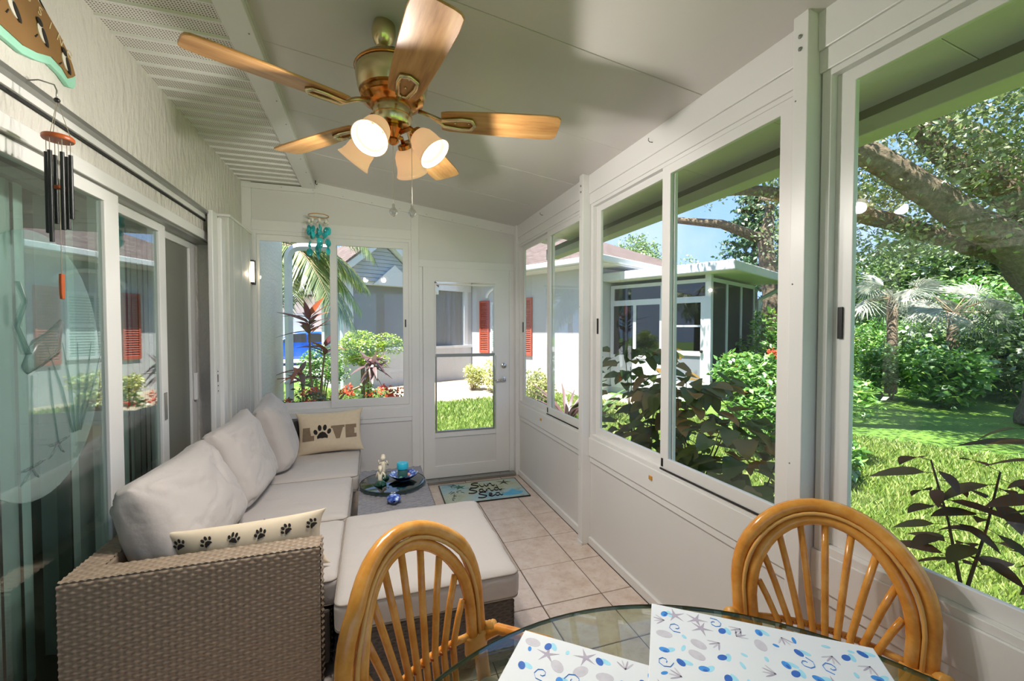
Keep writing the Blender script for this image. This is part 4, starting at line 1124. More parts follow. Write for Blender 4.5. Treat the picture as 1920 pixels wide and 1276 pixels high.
def placemat(label, corner, ea, la, lb, z, seed):
    ea = Vector(ea).normalized(); ang = math.atan2(ea.y, ea.x)
    t = thing('place_mat', label, 'place mat', (corner[0], corner[1], z), ang, 'printed place mats')
    box('cloth', 'mat_cloth', t, 0, la, -lb, 0, 0, 0.0022, bevel=0.001, seg=1)
    rg = random.Random(seed); Z = 0.0024
    polys = {k_: MB() for k_ in PR}
    cells = [(i, j) for i in range(11) for j in range(8)]
    for i, j in cells:
        cx = (i + 0.5 + rg.uniform(-0.3, 0.3)) * la / 11; cy = -(j + 0.5 + rg.uniform(-0.3, 0.3)) * lb / 8
        cx = min(max(cx, 0.03), la - 0.03); cy = min(max(cy, -lb + 0.03), -0.03)
        kind = rg.choice(['star', 'shell', 'shell', 'coral', 'dab', 'dab', 'pale', 'spiral'])
        rot = rg.uniform(0, 360)
        if kind == 'star':
            polys['print_mauve'].prism(star(cx, cy, 0.026, rot, 0.22), Z, Z + 0.0002)
        elif kind == 'shell':
            polys[rg.choice(['print_blue', 'print_deep'])].prism(oval(cx, cy, 0.011, 0.0075, rot), Z, Z + 0.0002)
            polys['print_pale'].prism(oval(cx + 0.012, cy + 0.004, 0.012, 0.006, rot + 40), Z - 0.0001, Z + 0.0001)
            polys['print_deep'].prism(oval(cx + 0.002, cy - 0.004, 0.005, 0.003, rot), Z, Z + 0.0003)
        elif kind == 'coral':
            for q in range(4):
                a = R(rot + 28 * q); polys['print_mauve' if q % 2 else 'print_gray'].prism(oval(cx + 0.012 * math.cos(a), cy + 0.012 * math.sin(a), 0.013, 0.0018, rot + 28 * q), Z, Z + 0.0002)
        elif kind == 'dab':
            polys[rg.choice(['print_blue', 'print_pale', 'print_pale'])].prism(oval(cx, cy, rg.uniform(0.006, 0.011), 0.004, rot), Z, Z + 0.0002)
        elif kind == 'pale':
            polys['print_gray'].prism(oval(cx, cy, 0.018, 0.012, rot), Z - 0.0001, Z + 0.0001)
        else:
            pts = [(cx + (0.004 + 0.0018 * q) * math.cos(R(rot + 50 * q)), cy + (0.004 + 0.0018 * q) * math.sin(R(rot + 50 * q)), Z) for q in range(9)]
            polys['print_blue'].tube(pts, 0.0016, 5, flat=0.15)
    for k_, m in polys.items():
        if m.v: m.build('printed_motifs', k_, t, kind='stuff')
    return t
placemat('white place mat with blue sea motifs by the chair at the ottoman', (0.335, 0.918), (0.76, -0.65), 0.46, 0.34, 0.7502, 4)
placemat('white place mat with blue sea motifs by the chair at the windows', (0.672, 0.905), (0.79, -0.61), 0.46, 0.34, 0.7529, 8)
# ------------------------------------------------------------------ ceiling fan with four lamps
fan = thing('ceiling_fan', 'brass ceiling fan with five oak blades and four lit glass shades', 'ceiling fan', (0.09, 1.778, zc(0.09)))
F0 = zc(0.09)
def fz(z): return z - F0
tl = Matrix.Rotation(R(7.6), 4, 'Y')
MB().lathe([(0.040, 0.004), (0.044, -0.012), (0.046, -0.035), (0.040, -0.06), (0.030, -0.078), (0.018, -0.09)], 28, Matrix.Translation((-0.028, 0, 0.004)) @ tl).build('canopy', 'brass', fan, smooth='auto')
MB().tube([(-0.028, 0, fz(2.57)), (-0.004, 0, fz(2.47))], 0.014, 14).build('downrod', 'brass', fan, smooth=True)
T = Matrix.Translation((0, 0, 0))
MB().lathe([(0.03, fz(2.505)), (0.085, fz(2.50)), (0.118, fz(2.49)), (0.138, fz(2.465)), (0.14, fz(2.44)), (0.134, fz(2.40)), (0.126, fz(2.375)), (0.118, fz(2.372))], 40).build('motor_housing', 'brass', fan, smooth='auto')
MB().lathe([(0.141, fz(2.468)), (0.1445, fz(2.463)), (0.141, fz(2.458))], 40, cap=False).build('housing_band', 'bronze', fan, smooth=True)
MB().lathe([(0.118, fz(2.372)), (0.122, fz(2.362)), (0.112, fz(2.352)), (0.118, fz(2.345)), (0.105, fz(2.338)), (0.09, fz(2.325)), (0.06, fz(2.318))], 40).build('flywheel_ring', 'bronze', fan, smooth='auto')
MB().lathe([(0.074, fz(2.325)), (0.076, fz(2.32)), (0.072, fz(2.262)), (0.066, fz(2.252)), (0.03, fz(2.248))], 32).build('switch_housing', 'brass', fan, smooth='auto')
MB().lathe([(0.073, fz(2.289)), (0.0755, fz(2.286)), (0.073, fz(2.283))], 32, cap=False).build('switch_band', 'bronze', fan, smooth=True)
MB().lathe([(0.04, fz(2.248)), (0.042, fz(2.235)), (0.03, fz(2.222)), (0.02, fz(2.205)), (0.024, fz(2.195)), (0.012, fz(2.182)), (0.002, fz(2.178))], 24).build('lamp_fitter', 'bronze', fan, smooth='auto')
bw_ = MB()
prof = [(0.19, 0.050), (0.22, 0.058), (0.30, 0.064), (0.45, 0.071), (0.60, 0.074), (0.655, 0.070), (0.668, 0.058), (0.672, 0.035)]
poly = [(x, -w) for x, w in prof] + [(x, w) for x, w in prof[::-1]]
bw_.prism(poly, -0.004, 0.004)
_bl = bw_.mesh('blade'); _bl.materials.append(MT['blade_wood'])
for k in range(5):
    a = R(-10.5 + 72 * k)
    M0 = Matrix.Rotation(a, 4, 'Z') @ Matrix.Translation((0, 0, fz(2.285))) @ Matrix.Rotation(R(-11), 4, 'X')
    o = share('blade', _bl, 'blade_wood', fan, M0)
    b_ = o.modifiers.new('bevel', 'BEVEL'); b_.width = 0.002; b_.segments = 1
    br = MB()
    loop = [(0.20 + 0.0, 0.018, -0.010), (0.27, 0.030, -0.010), (0.31, 0.026, -0.010), (0.322, 0.0, -0.010), (0.31, -0.026, -0.010), (0.27, -0.030, -0.010), (0.20, -0.018, -0.010)]
    br.tube([(0.10, 0, 0.035), (0.15, 0, 0.018), (0.19, 0.008, -0.004)] + loop + [(0.19, -0.008, -0.004), (0.15, -0.004, 0.016), (0.10, -0.004, 0.033)], 0.0085, 8, closed=False)
    b = br.build('blade_bracket', 'brass', fan, smooth=True); b.matrix_local = M0
    for q in (0.245, 0.30): MB().ball((q, 0, -0.006), 0.006, 0.006, 0.004, n=8, m=4).build('bracket_screw', 'brass', b, smooth=True)

def shade_material():
    m = bpy.data.materials.new('frosted_shade'); m.use_nodes = True
    nt = m.node_tree; nt.nodes.clear(); out = nt.nodes.new('ShaderNodeOutputMaterial')
    d = nt.nodes.new('ShaderNodeBsdfDiffuse'); d.inputs[0].default_value = (*srgb(226, 202, 178), 1)
    t = nt.nodes.new('ShaderNodeBsdfTranslucent'); t.inputs[0].default_value = (*srgb(250, 220, 180), 1)
    e_ = nt.nodes.new('ShaderNodeEmission'); e_.inputs[0].default_value = (*srgb(255, 214, 164), 1); e_.inputs[1].default_value = 0.16
    mx = nt.nodes.new('ShaderNodeMixShader'); mx.inputs[0].default_value = 0.12
    ad = nt.nodes.new('ShaderNodeAddShader')
    nt.links.new(d.outputs[0], mx.inputs[1]); nt.links.new(t.outputs[0], mx.inputs[2]); nt.links.new(mx.outputs[0], ad.inputs[0]); nt.links.new(e_.outputs[0], ad.inputs[1]); nt.links.new(ad.outputs[0], out.inputs[0])
    return m
MT['shade'] = shade_material()
MT['bulb'] = mat('lit_bulb', (1, 1, 1), rough=0.5, emit=((1.0, 0.96, 0.92), 3.0))
for k, ang in enumerate((-30, 60, 150, 240)):
    a = R(ang); d = Vector((math.cos(a), math.sin(a), 0))
    p0 = d * 0.03 + Vector((0, 0, fz(2.225))); p1 = d * 0.075 + Vector((0, 0, fz(2.238))); p2 = d * 0.10 + Vector((0, 0, fz(2.215)))
    ar = MB().tube([p0, p1, p2], 0.009, 8).build('lamp_arm', 'bronze', fan, smooth=True)
    axis = (d * 0.66 + Vector((0, 0, -0.75))).normalized()
    Mq = Matrix.Translation(p2) @ axis.to_track_quat('Z', 'Y').to_matrix().to_4x4()
    MB().lathe([(0.012, -0.012), (0.026, -0.006), (0.028, 0.012), (0.024, 0.016)], 18, Mq).build('socket_cup', 'bronze', ar, smooth='auto')
    outer = [(0.026, 0.008), (0.040, 0.016), (0.050, 0.035), (0.054, 0.060), (0.055, 0.080), (0.060, 0.100), (0.068, 0.116)]
    prof = outer + [(r - 0.004, z - (0.001 if i == 0 else 0.0)) for i, (r, z) in enumerate(outer[::-1])]
    s = MB().lathe(prof, 32, Mq, cap=False).build('lamp_shade', 'shade', fan, smooth=True)
    MB().lathe([(0.012, 0.012), (0.013, 0.03), (0.026, 0.055), (0.030, 0.074), (0.024, 0.092), (0.010, 0.102), (0.001, 0.104)], 20, Mq).build('bulb', 'bulb', s, smooth=True)
    ld = bpy.data.lights.new('lamp_light', 'SPOT'); ld.energy = BULB_W; ld.spot_size = R(180); ld.spot_blend = 0.12; ld.color = (1.0, 0.95, 0.89); ld.shadow_soft_size = 0.03
    lo = bpy.data.objects.new('lamp_light', ld); col.objects.link(lo); lo.parent = s; lo.matrix_local = Mq @ Matrix.Translation((0, 0, 0.112)) @ Matrix.Rotation(PI, 4, 'X')
MT['chain'] = mat('chain_metal', srgb(214, 206, 190), rough=0.3, metal=0.8)
MT['crystal'] = glass_mat('crystal', (0.86, 0.86, 0.84), 0.22)
for x, y_ in ((0.0, 0.0), (0.072, -0.01)):
    c = MB().tube([(x, y_, fz(2.20)), (x, y_, fz(1.945))], 0.0012, 6).build('pull_chain', 'chain', fan)
    MB().lathe([(0.001, fz(1.952)), (0.006, fz(1.945)), (0.006, fz(1.936)), (0.016, fz(1.922)), (0.017, fz(1.914)), (0.010, fz(1.904)), (0.001, fz(1.896))], 8, Matrix.Translation((x, y_, 0))).build('crystal_bob', 'crystal', c)

# ------------------------------------------------------------------ wind chime by the sliding door
wc = thing('wind_chime', 'black tube wind chime with orange wooden disc hanging by the sliding doors', 'wind chime', (-0.925, 1.735, 2.20))
MB().tube([(-0.075, 0.012, 0.02), (-0.05, 0.012, 0.026), (-0.01, 0.008, 0.015), (0.0, 0, -0.005), (0.0, -0.002, -0.03)], 0.0022, 6).build('wall_hook', 'gray_metal', wc, smooth=True)
MB().ball((0, 0, -0.035), 0.008).build('hook_knot', 'black', wc, smooth=True)
MT['orange_wood'] = mat('orange_wood', srgb(186, 92, 40), srgb(158, 70, 28), 18, rough=0.35, stretch=(1, 6, 1))
MT['string'] = mat('string', srgb(150, 140, 124), rough=0.8)
for k in range(3):
    a = 2 * PI * k / 3 + 0.4
    MB().tube([(0, 0, -0.035), (0.028 * math.cos(a), 0.028 * math.sin(a), -0.145)], 0.0010, 5).build('cord', 'string', wc)
MB().lathe([(0.036, -0.160), (0.038, -0.157), (0.038, -0.149), (0.036, -0.146), (0.01, -0.146)], 36).build('top_disc', 'orange_wood', wc, smooth='auto')
for k, ln in enumerate((0.20, 0.23, 0.215, 0.25, 0.28, 0.24)):
    a = 2 * PI * k / 6 + 0.25; x, y_ = 0.027 * math.cos(a), 0.027 * math.sin(a)
    MB().tube([(x, y_, -0.160), (x, y_, -0.20)], 0.0012, 5).build('cord', 'string', wc)
    MB().lathe([(0.0042, -0.20), (0.0056, -0.20), (0.0056, -0.20 - ln), (0.0042, -0.20 - ln), (0.0042, -0.20)], 14, Matrix.Translation((x, y_, 0)), cap=False).build('chime_tube', 'black', wc, smooth='auto')
MB().tube([(0, 0, -0.163), (0, 0, -0.575)], 0.001, 5).build('clapper_cord', 'string', wc)
MB().lathe([(0.002, -0.312), (0.014, -0.309), (0.014, -0.301), (0.002, -0.298)], 20).build('clapper', 'orange_wood', wc, smooth='auto')
MB().prism([(-0.008, -0.575), (0.008, -0.575), (0.009, -0.60), (0.008, -0.64), (0.006, -0.655), (-0.006, -0.655), (-0.008, -0.64), (-0.009, -0.60)], -0.004, 0.004,
           Matrix(((0, 0, 1, 0), (1, 0, 0, 0), (0, 1, 0, 0), (0, 0, 0, 1)))).build('wind_sail', 'orange_wood', wc, bevel=0.002)

# ------------------------------------------------------------------ painted plaque with shore birds
pq = thing('wall_plaque', 'painted wooden plaque of small shore birds hanging above the sliding doors', 'plaque', (-0.998, 1.50, 2.30))
WX = Matrix(((0, 0, 1, 0), (1, 0, 0, 0), (0, 1, 0, 0), (0, 0, 0, 1)))      # local (y, z) outline -> wall plane
MT['plaque_wood'] = mat('plaque_wood', srgb(150, 112, 66), srgb(130, 94, 52), 5, rough=0.6)
MT['plaque_sea'] = mat('plaque_sea', srgb(140, 206, 176), srgb(176, 226, 206), 14, rough=0.6)
top = [(0.445, 0.045), (0.43, 0.075), (0.41, 0.10), (0.37, 0.135), (0.31, 0.168), (0.22, 0.195), (0.1, 0.21)]
bot = [(0.448, 0.015), (0.435, -0.005), (0.41, -0.012), (0.37, 0.005), (0.32, 0.012), (0.26, -0.01), (0.2, -0.025), (0.1, -0.02)]
mir = lambda P: [(-a, b) for a, b in P[::-1]]
MB().prism(top + mir(top) + [(-a, b) for a, b in bot] + bot[::-1], 0.0, 0.014, WX).build('board', 'plaque_sea', pq, bevel=0.002)
up_ = lambda P, d: [(a * 0.985, b + d) for a, b in P]
bot2 = [(0.425, 0.03), (0.40, 0.012), (0.37, 0.03), (0.32, 0.038), (0.26, 0.014), (0.2, 0.0), (0.1, 0.008)]
top2 = up_(top, -0.002)
MB().prism(top2 + mir(top2) + [(-a, b) for a, b in bot2] + bot2[::-1], 0.0145, 0.0175, WX).build('sand_layer', 'plaque_wood', pq)
MT['bird_black'] = mat('bird_black', srgb(30, 26, 24), rough=0.6)
MT['bird_white'] = mat('bird_white', srgb(226, 218, 206), rough=0.6)
for k, (bx, bz, rt) in enumerate(((-0.36, 0.06, 0), (-0.24, 0.085, 0), (-0.10, 0.10, 0), (0.03, 0.10, 0), (0.16, 0.085, -12), (0.275, 0.085, -18), (0.385, 0.06, -24))):
    Mb = WX @ Matrix.Translation((bx, bz, 0)) @ Matrix.Rotation(R(rt), 4, 'Z')
    bd = MB().prism(oval(0.0, 0.0, 0.028, 0.016, -35), 0.0178, 0.0205, Mb).build('bird_breast', 'bird_white', pq)
    MB().prism(oval(0.012, -0.004, 0.027, 0.008, -45), 0.0206, 0.0225, Mb).build('bird_wing', 'bird_black', bd)
    MB().prism(oval(-0.02, 0.022, 0.014, 0.009, -20), 0.0206, 0.0225, Mb).build('bird_head', 'bird_black', bd)
    MB().prism([(-0.014, -0.02), (-0.011, -0.02), (-0.016, -0.036), (-0.022, -0.036), (-0.019, -0.034)], 0.0178, 0.0195, Mb).build('bird_leg', 'bird_black', bd)
def glyphs(text, place, size, parent, material):
    """Painted capitals, one mesh per letter, each placed by place(i)."""
    for i, ch in enumerate(text):
        if ch == ' ': continue
        cu = bpy.data.curves.new('glyph', 'FONT'); cu.body = ch; cu.size = size; cu.extrude = 0.0006; cu.align_x = 'CENTER'; cu.resolution_u = 3
        ob = bpy.data.objects.new('glyph', cu); col.objects.link(ob)
        dg = bpy.context.evaluated_depsgraph_get()
        me = bpy.data.meshes.new_from_object(ob.evaluated_get(dg)); bpy.data.objects.remove(ob); bpy.data.curves.remove(cu)
        o = bpy.data.objects.new('letter_' + ch.lower(), me); me.materials.clear(); _fin(o, material, parent); o.matrix_local = place(i)
MT['cream_paint'] = mat('cream_paint', srgb(206, 182, 140), rough=0.7)
txt = 'SANDPIPERS CROSSING'
arc = [(-0.40 + 0.80 * i / (len(txt) - 1)) for i in range(len(txt))]
def arc_z(a): return 0.172 - 0.68 * abs(a) ** 2.25
glyphs(txt, lambda i: WX @ Matrix.Translation((arc[i], arc_z(arc[i]), 0.0182)) @ Matrix.Rotation(math.atan2(arc_z(arc[i] + 0.01) - arc_z(arc[i] - 0.01), 0.02), 4, 'Z'), 0.040, pq, 'cream_paint')
MB().tube([(0.006, 0.355, 0.152), (0.006, 0.16, 0.29), (0.004, 0.0, 0.345), (0.006, -0.16, 0.29), (0.006, -0.355, 0.152)], 0.0022, 6).build('hanging_wire', 'black', pq, smooth=True)

# ------------------------------------------------------------------ sea-glass chime before the back window
sg = thing('sea_glass_chime', 'teal sea-glass chime on a wooden ring before the back window', 'wind chime', (-0.40, 3.88, 2.385))
MB().tube([(0.076 * math.cos(2 * PI * k / 36), 0.076 * math.sin(2 * PI * k / 36), 0) for k in range(36)], 0.0045, 8, closed=True).build('hoop', mat('hoop_tan', srgb(196, 150, 100), rough=0.5), sg, smooth=True)
MT['clear_line'] = mat('fishing_line', srgb(214, 214, 208), rough=0.4)
for k in range(3):
    a = 2 * PI * k / 3
    MB().tube([(0.076 * math.cos(a), 0.076 * math.sin(a), 0), (0, 0, 0.30)], 0.0006, 4).build('line', 'clear_line', sg)
MT['teal_bead'] = mat('teal_bead', srgb(30, 160, 176), srgb(60, 190, 190), 30, rough=0.15, obj_random=0.35)
MT['pearl'] = mat('pearl_shell', srgb(222, 216, 204), rough=0.25)
_bd = MB().lathe([(0.001, -0.004), (0.016, -0.004), (0.020, 0), (0.016, 0.004), (0.001, 0.004)], 12).mesh('sea_glass_bead')
_bd.polygons.foreach_set('use_smooth', [True] * len(_bd.polygons))
_pl = MB().ball((0, 0, 0), 0.012, 0.012, 0.016, n=10, m=6).mesh('pearl_shell'); _pl.polygons.foreach_set('use_smooth', [True] * len(_pl.polygons))
def bead(x, y_, z, s=1.0):
    share('sea_glass_bead', _bd, 'teal_bead', sg, Matrix.Translation((x, y_, z)) @ Matrix.Rotation(rng.uniform(0, 6.28), 4, 'Z') @ Matrix.Rotation(R(90 + rng.uniform(-25, 25)), 4, 'X') @ Matrix.Diagonal((s, s * rng.uniform(1.0, 1.4), s, 1)))
for k in range(8):
    a = 2 * PI * k / 8 + 0.2; x, y_ = 0.07 * math.cos(a), 0.07 * math.sin(a)
    low = -0.15 - 0.04 * (k % 3)
    MB().tube([(x, y_, 0), (x, y_, low - 0.16)], 0.0006, 4).build('line', 'clear_line', sg)
    share('pearl_shell', _pl, 'pearl', sg, Matrix.Translation((x, y_, -0.048)))
    for q in range(3): bead(x + rng.uniform(-0.006, 0.006), y_, -0.105 - 0.022 * q - 0.015 * (k % 2))
    if k % 2 == 0:
        for q in range(3): bead(x, y_, -0.215 - 0.035 * q - 0.02 * (k % 3), 1.25)

# cup hook at the ceiling corner
tag(MB().tube([(-0.43, 3.97, 2.70), (-0.43, 3.97, 2.675), (-0.42, 3.965, 2.665), (-0.412, 3.962, 2.675)], 0.0035, 6).build('cup_hook', 'black', None, smooth=True), 'black cup hook screwed in the ceiling by the soffit trim', 'hook')

# small lit wall lamp in the corner
wl2 = thing('wall_lamp', 'small lit wall lamp in the corner beside the folded storm shutter', 'lamp', (-0.945, YB - 0.006, 1.92))
box('back_plate', 'black', wl2, -0.03, 0.045, -0.008, 0, -0.10, 0.10, bevel=0.003)
box('glass_diffuser', mat('lamp_diffuser', srgb(240, 232, 216), rough=0.4, emit=((1.0, 0.86, 0.66), 0.7)), wl2, -0.02, 0.038, -0.05, -0.009, -0.085, 0.085, bevel=0.004)
for zz in (-0.09, 0.09): box('end_cap', 'black', wl2, -0.024, 0.042, -0.054, -0.008, zz - 0.006, zz + 0.006, bevel=0.002)
ld = bpy.data.lights.new('wall_lamp_light', 'POINT'); ld.energy = 0.35; ld.color = (1.0, 0.80, 0.56); ld.shadow_soft_size = 0.02
lo = bpy.data.objects.new('wall_lamp_light', ld); col.objects.link(lo); lo.parent = wl2; lo.location = (0.03, -0.07, -0.02)

# downspout outside the back window
MT['spout'] = mat('spout_white', srgb(232, 234, 236), srgb(222, 224, 228), 4, rough=0.4)
ds = thing('downspout', 'white rain downspout bending down the house corner outside the back window', 'downspout', (-0.95, 5.84, -0.12))
pts = [(0.55, 0, 2.60), (0.2, 0, 2.585)] + [(0.02 + 0.14 * math.cos(R(90 + 9 * k)) - 0.02 + 0.14, 0, 2.44 + 0.14 * math.sin(R(90 + 9 * k))) for k in range(11)] + [(0.0, 0, 2.2), (0.0, 0, 0.12)]
MB().tube(pts, 0.047, 4, flat=0.75).build('pipe', 'spout', ds)
for zz in (0.9, 1.75): box('strap', 'spout', ds, -0.05, 0.05, -0.043, -0.03, zz, zz + 0.03)
# ------------------------------------------------------------------ ground outside
GZ = -0.12
MT['lawn'] = None
def lawn_mat():
    m = bpy.data.materials.new('lawn_soil'); m.use_nodes = True
    nt = m.node_tree; p = nt.nodes['Principled BSDF']
    v = _coords(nt)
    n1 = _noise(nt, 0.8, 4, v); n2 = _noise(nt, 40, 3, v)
    c = _ramp(nt, n1, [(0.3, srgb(84, 120, 40)), (0.55, srgb(112, 150, 52)), (0.75, srgb(134, 160, 76))])
    c = _mix(nt, c, srgb(60, 92, 30), _ramp(nt, n2, [(0.45, (0, 0, 0)), (0.65, (0.7, 0.7, 0.7))]))
    nt.links.new(c, p.inputs['Base Color']); p.inputs['Roughness'].default_value = 0.9
    nt.links.new(_bump(nt, n2, 0.6, 0.03), p.inputs['Normal'])
    return m
MT['lawn'] = lawn_mat()
gr = struct('ground', 'green lawn around the lanai', 'lawn')
box('lawn_surface', 'lawn', gr, -40, 60, -20, 80, GZ - 0.2, GZ)
pt = struct('patio_slab', 'concrete footing under the lanai', 'slab')
box('footing', mat('concrete', srgb(186, 182, 172), srgb(168, 164, 154), 10, rough=0.9), pt, -1.2, 1.56, YF - 0.2, YB + 0.2, GZ - 0.02, -0.062)

def grass(name, label, pts_fn, n, parent=None):
    P = pts_fn(n)
    a = nrg.uniform(0, 2 * PI, len(P)); h = nrg.uniform(0.035, 0.085, len(P)); w = nrg.uniform(0.003, 0.0055, len(P)) * (0.55 + 0.24 * np.linalg.norm(P[:, :2], axis=1)); h = h * (1 + 0.03 * np.linalg.norm(P[:, :2], axis=1))
    lean = nrg.uniform(0.1, 0.7, len(P)) * h; b = nrg.uniform(0, 2 * PI, len(P))
    V = np.zeros((len(P), 4, 3)); c, s = np.cos(a) * w, np.sin(a) * w
    V[:, 0] = P + np.stack([c, s, 0 * c], 1); V[:, 1] = P - np.stack([c, s, 0 * c], 1)
    mid = P + np.stack([np.cos(b) * lean * 0.35, np.sin(b) * lean * 0.35, h * 0.6], 1)
    V[:, 2] = mid - np.stack([c, s, 0 * c], 1) * 0.7
    V[:, 3] = P + np.stack([np.cos(b) * lean, np.sin(b) * lean, h], 1)
    F = np.array([[0, 1, 2], [0, 2, 3]])[None] + (np.arange(len(P)) * 4)[:, None, None]
    o = bpy.data.objects.new(name, np_mesh(name, V.reshape(-1, 3), F.reshape(-1, 3)))
    _fin(o, 'grass', None); return tag(o, label, 'grass', kind='stuff')
MT['grass'] = leaf_mat('grass_blade', srgb(96, 128, 46), srgb(150, 176, 76), trans=0.35, third=srgb(196, 200, 132), gloss=0.08, rough=0.5)
def right_pts(n):
    th = nrg.uniform(R(-12), R(74), n * 2); r = 1.9 * (22 / 1.9) ** (nrg.uniform(0, 1, n * 2) ** 0.8)
    x, y_ = r * np.cos(th), r * np.sin(th)
    k = (x > 1.9) & ~((x - 3.07) * 0.903 + (y_ - 13.37) * 0.43 > -0.7)
    return np.stack([x[k], y_[k], np.full(k.sum(), GZ)], 1)[:n]
grass('lawn_grass', 'short green lawn grass outside the right windows', right_pts, 210000)
def back_pts(n):
    y_ = 4.4 * (11.5 / 4.4) ** nrg.uniform(0, 1, n); x = nrg.uniform(-1.4, 1.9, n) * (y_ / 6.0) + 0.3
    bed = (x > 0.4) & (y_ > 8.9 + 0.25 * (x - 1)); bed |= (x < -0.85) & (y_ < 6.2); return np.stack([x, y_, np.full(n, GZ)], 1)[~bed]
grass('lawn_grass', 'short green lawn grass outside the storm door', back_pts, 45000)

gv = struct('gravel_bed', 'pale shell gravel bed along the neighbour wall', 'gravel')
m = MB(); m.prism([(0.2, 10.6), (1.2, 9.3), (3.0, 8.8), (3.6, 7.3), (4.6, 6.2), (6.0, 8.0), (3.0, 13.6), (0.0, 12.6)], GZ, GZ + 0.02)
m.build('gravel', mat('gravel', srgb(206, 190, 170), srgb(168, 150, 130), 60, rough=0.95, bump=(90, 0.8, 0.02)), gv)

# ------------------------------------------------------------------ neighbour's house
MT['nb_wall'] = mat('neighbour_stucco', srgb(190, 190, 194), srgb(180, 180, 184), 3, rough=0.85, bump=(30, 0.3, 0.01))
MT['nb_white'] = mat('neighbour_white', srgb(206, 208, 212), rough=0.6)
MT['shutter_red'] = mat('shutter_red', srgb(186, 84, 62), srgb(172, 74, 54), 8, rough=0.5)
def shingle_mat():
    m = bpy.data.materials.new('roof_shingles'); m.use_nodes = True
    nt = m.node_tree; p = nt.nodes['Principled BSDF']
    v = _coords(nt)
    br = nt.nodes.new('ShaderNodeTexBrick'); br.inputs['Scale'].default_value = 3.2
    br.inputs['Color1'].default_value = (*srgb(126, 108, 104), 1); br.inputs['Color2'].default_value = (*srgb(104, 87, 83), 1); br.inputs['Mortar'].default_value = (*srgb(72, 58, 56), 1)
    br.inputs['Mortar Size'].default_value = 0.03; br.inputs['Row Height'].default_value = 0.42; br.inputs['Brick Width'].default_value = 0.9
    nt.links.new(v, br.inputs['Vector'])
    nt.links.new(_mix(nt, br.outputs['Color'], srgb(90, 76, 73), _ramp(nt, _noise(nt, 6, 5, v, 0.7), [(0.45, (0, 0, 0)), (0.7, (0.8, 0.8, 0.8))])), p.inputs['Base Color'])
    p.inputs['Roughness'].default_value = 0.9
    nt.links.new(_bump(nt, br.outputs['Fac'], 0.5, 0.02), p.inputs['Normal'])
    return m
MT['shingles'] = shingle_mat()
nh = thing('neighbour_house', 'neighbour white stucco house with red shutters and hipped shingle roof', 'house', (3.07, 13.37, 0), math.atan2(-0.903, 0.43))
def nb(name, m, *a, par=None, **k): return box(name, m, par or nh, *a, **k)
w_ = nb('front_wall', 'nb_wall', 0, 4.7, 0, 0.2, GZ, 3.0)
nb('side_wall', 'nb_wall', 4.5, 4.7, 0.2, 7.0, GZ, 3.0)
nb('gable_side_wall', 'nb_wall', 0, 0.2, 0.2, 7.0, GZ, 3.0)
nb('front_soffit', 'nb_white', -0.0, 5.25, -0.55, 0, 2.93, 3.0)
nb('side_soffit', 'nb_white', 4.7, 5.25, 0, 7.55, 2.93, 3.0)
g = nb('gutter', 'nb_white', 0.0, 5.30, -0.66, -0.55, 2.95, 3.09, bevel=0.02)
nb('side_gutter', 'nb_white', 5.25, 5.36, -0.66, 7.5, 2.95, 3.09, bevel=0.02)
MB().tube([(4.95, -0.60, 2.95), (4.95, -0.45, 2.80), (4.78, -0.06, 2.68), (4.78, -0.05, 0.0)], 0.05, 4).build('downspout', 'nb_white', nh)
m = MB(); m.add([(-3.2, -0.66, 3.07), (5.36, -0.66, 3.07), (5.36, 7.6, 3.07), (-3.2, 7.6, 3.07), (0.9, 3.47, 4.85), (1.25, 3.47, 4.85)],
                [(0, 1, 5, 4), (1, 2, 5), (2, 3, 4, 5), (3, 0, 4), (3, 2, 1, 0)])
for r_ in range(0): pass
m.build('roof', 'shingles', nh)
def shutter(x0, x1, z0, z1):
    s = ring('y', -0.045, -0.005, x0, x1, z0, z1, 0.05, 0.05, 0.07, 0.07).build('window_shutter', 'shutter_red', nh)
    n = 26; m = MB()
    for k in range(n):
        z = z0 + 0.07 + (z1 - z0 - 0.14) * (k + 0.5) / n; h = (z1 - z0 - 0.14) / n * 0.42
        m.add([(x0 + 0.05, -0.042, z - h), (x1 - 0.05, -0.042, z - h), (x1 - 0.05, -0.012, z + h), (x0 + 0.05, -0.012, z + h)], [(0, 1, 2, 3)])
    m.build('louvers', 'shutter_red', s, kind='stuff', solid=0.008)
    box('back_board', 'shutter_red', s, x0 + 0.04, x1 - 0.04, -0.01, -0.004, z0 + 0.05, z1 - 0.05)
shutter(0.42, 0.86, 0.72, 2.32)
shutter(2.22, 2.66, 0.72, 2.32)
wd = ring('y', -0.04, 0.02, 0.95, 2.13, 0.80, 2.26, 0.07, 0.07, 0.07, 0.07).build('window_frame', 'nb_white', nh)
box('meeting_rail', 'nb_white', wd, 1.02, 2.06, -0.03, 0.0, 1.50, 1.56); box('mullion', 'nb_white', wd, 1.52, 1.56, -0.03, 0.0, 0.87, 2.19)
MT['nb_blind'] = mat('neighbour_blind', srgb(176, 190, 190), rough=0.6)
for k in range(22): box('blind_slat', 'nb_blind', wd, 1.02, 2.06, -0.022, -0.004, 0.88 + 0.06 * k, 0.925 + 0.06 * k)
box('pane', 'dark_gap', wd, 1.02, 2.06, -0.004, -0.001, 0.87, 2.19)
m = MB(); m.tube([(1.54 + 0.78 * math.cos(PI * k / 20), -0.03, 2.40 + 0.34 * math.sin(PI * k / 20)) for k in range(21)], 0.05, 6); m.build('arch_moulding', 'nb_white', nh)
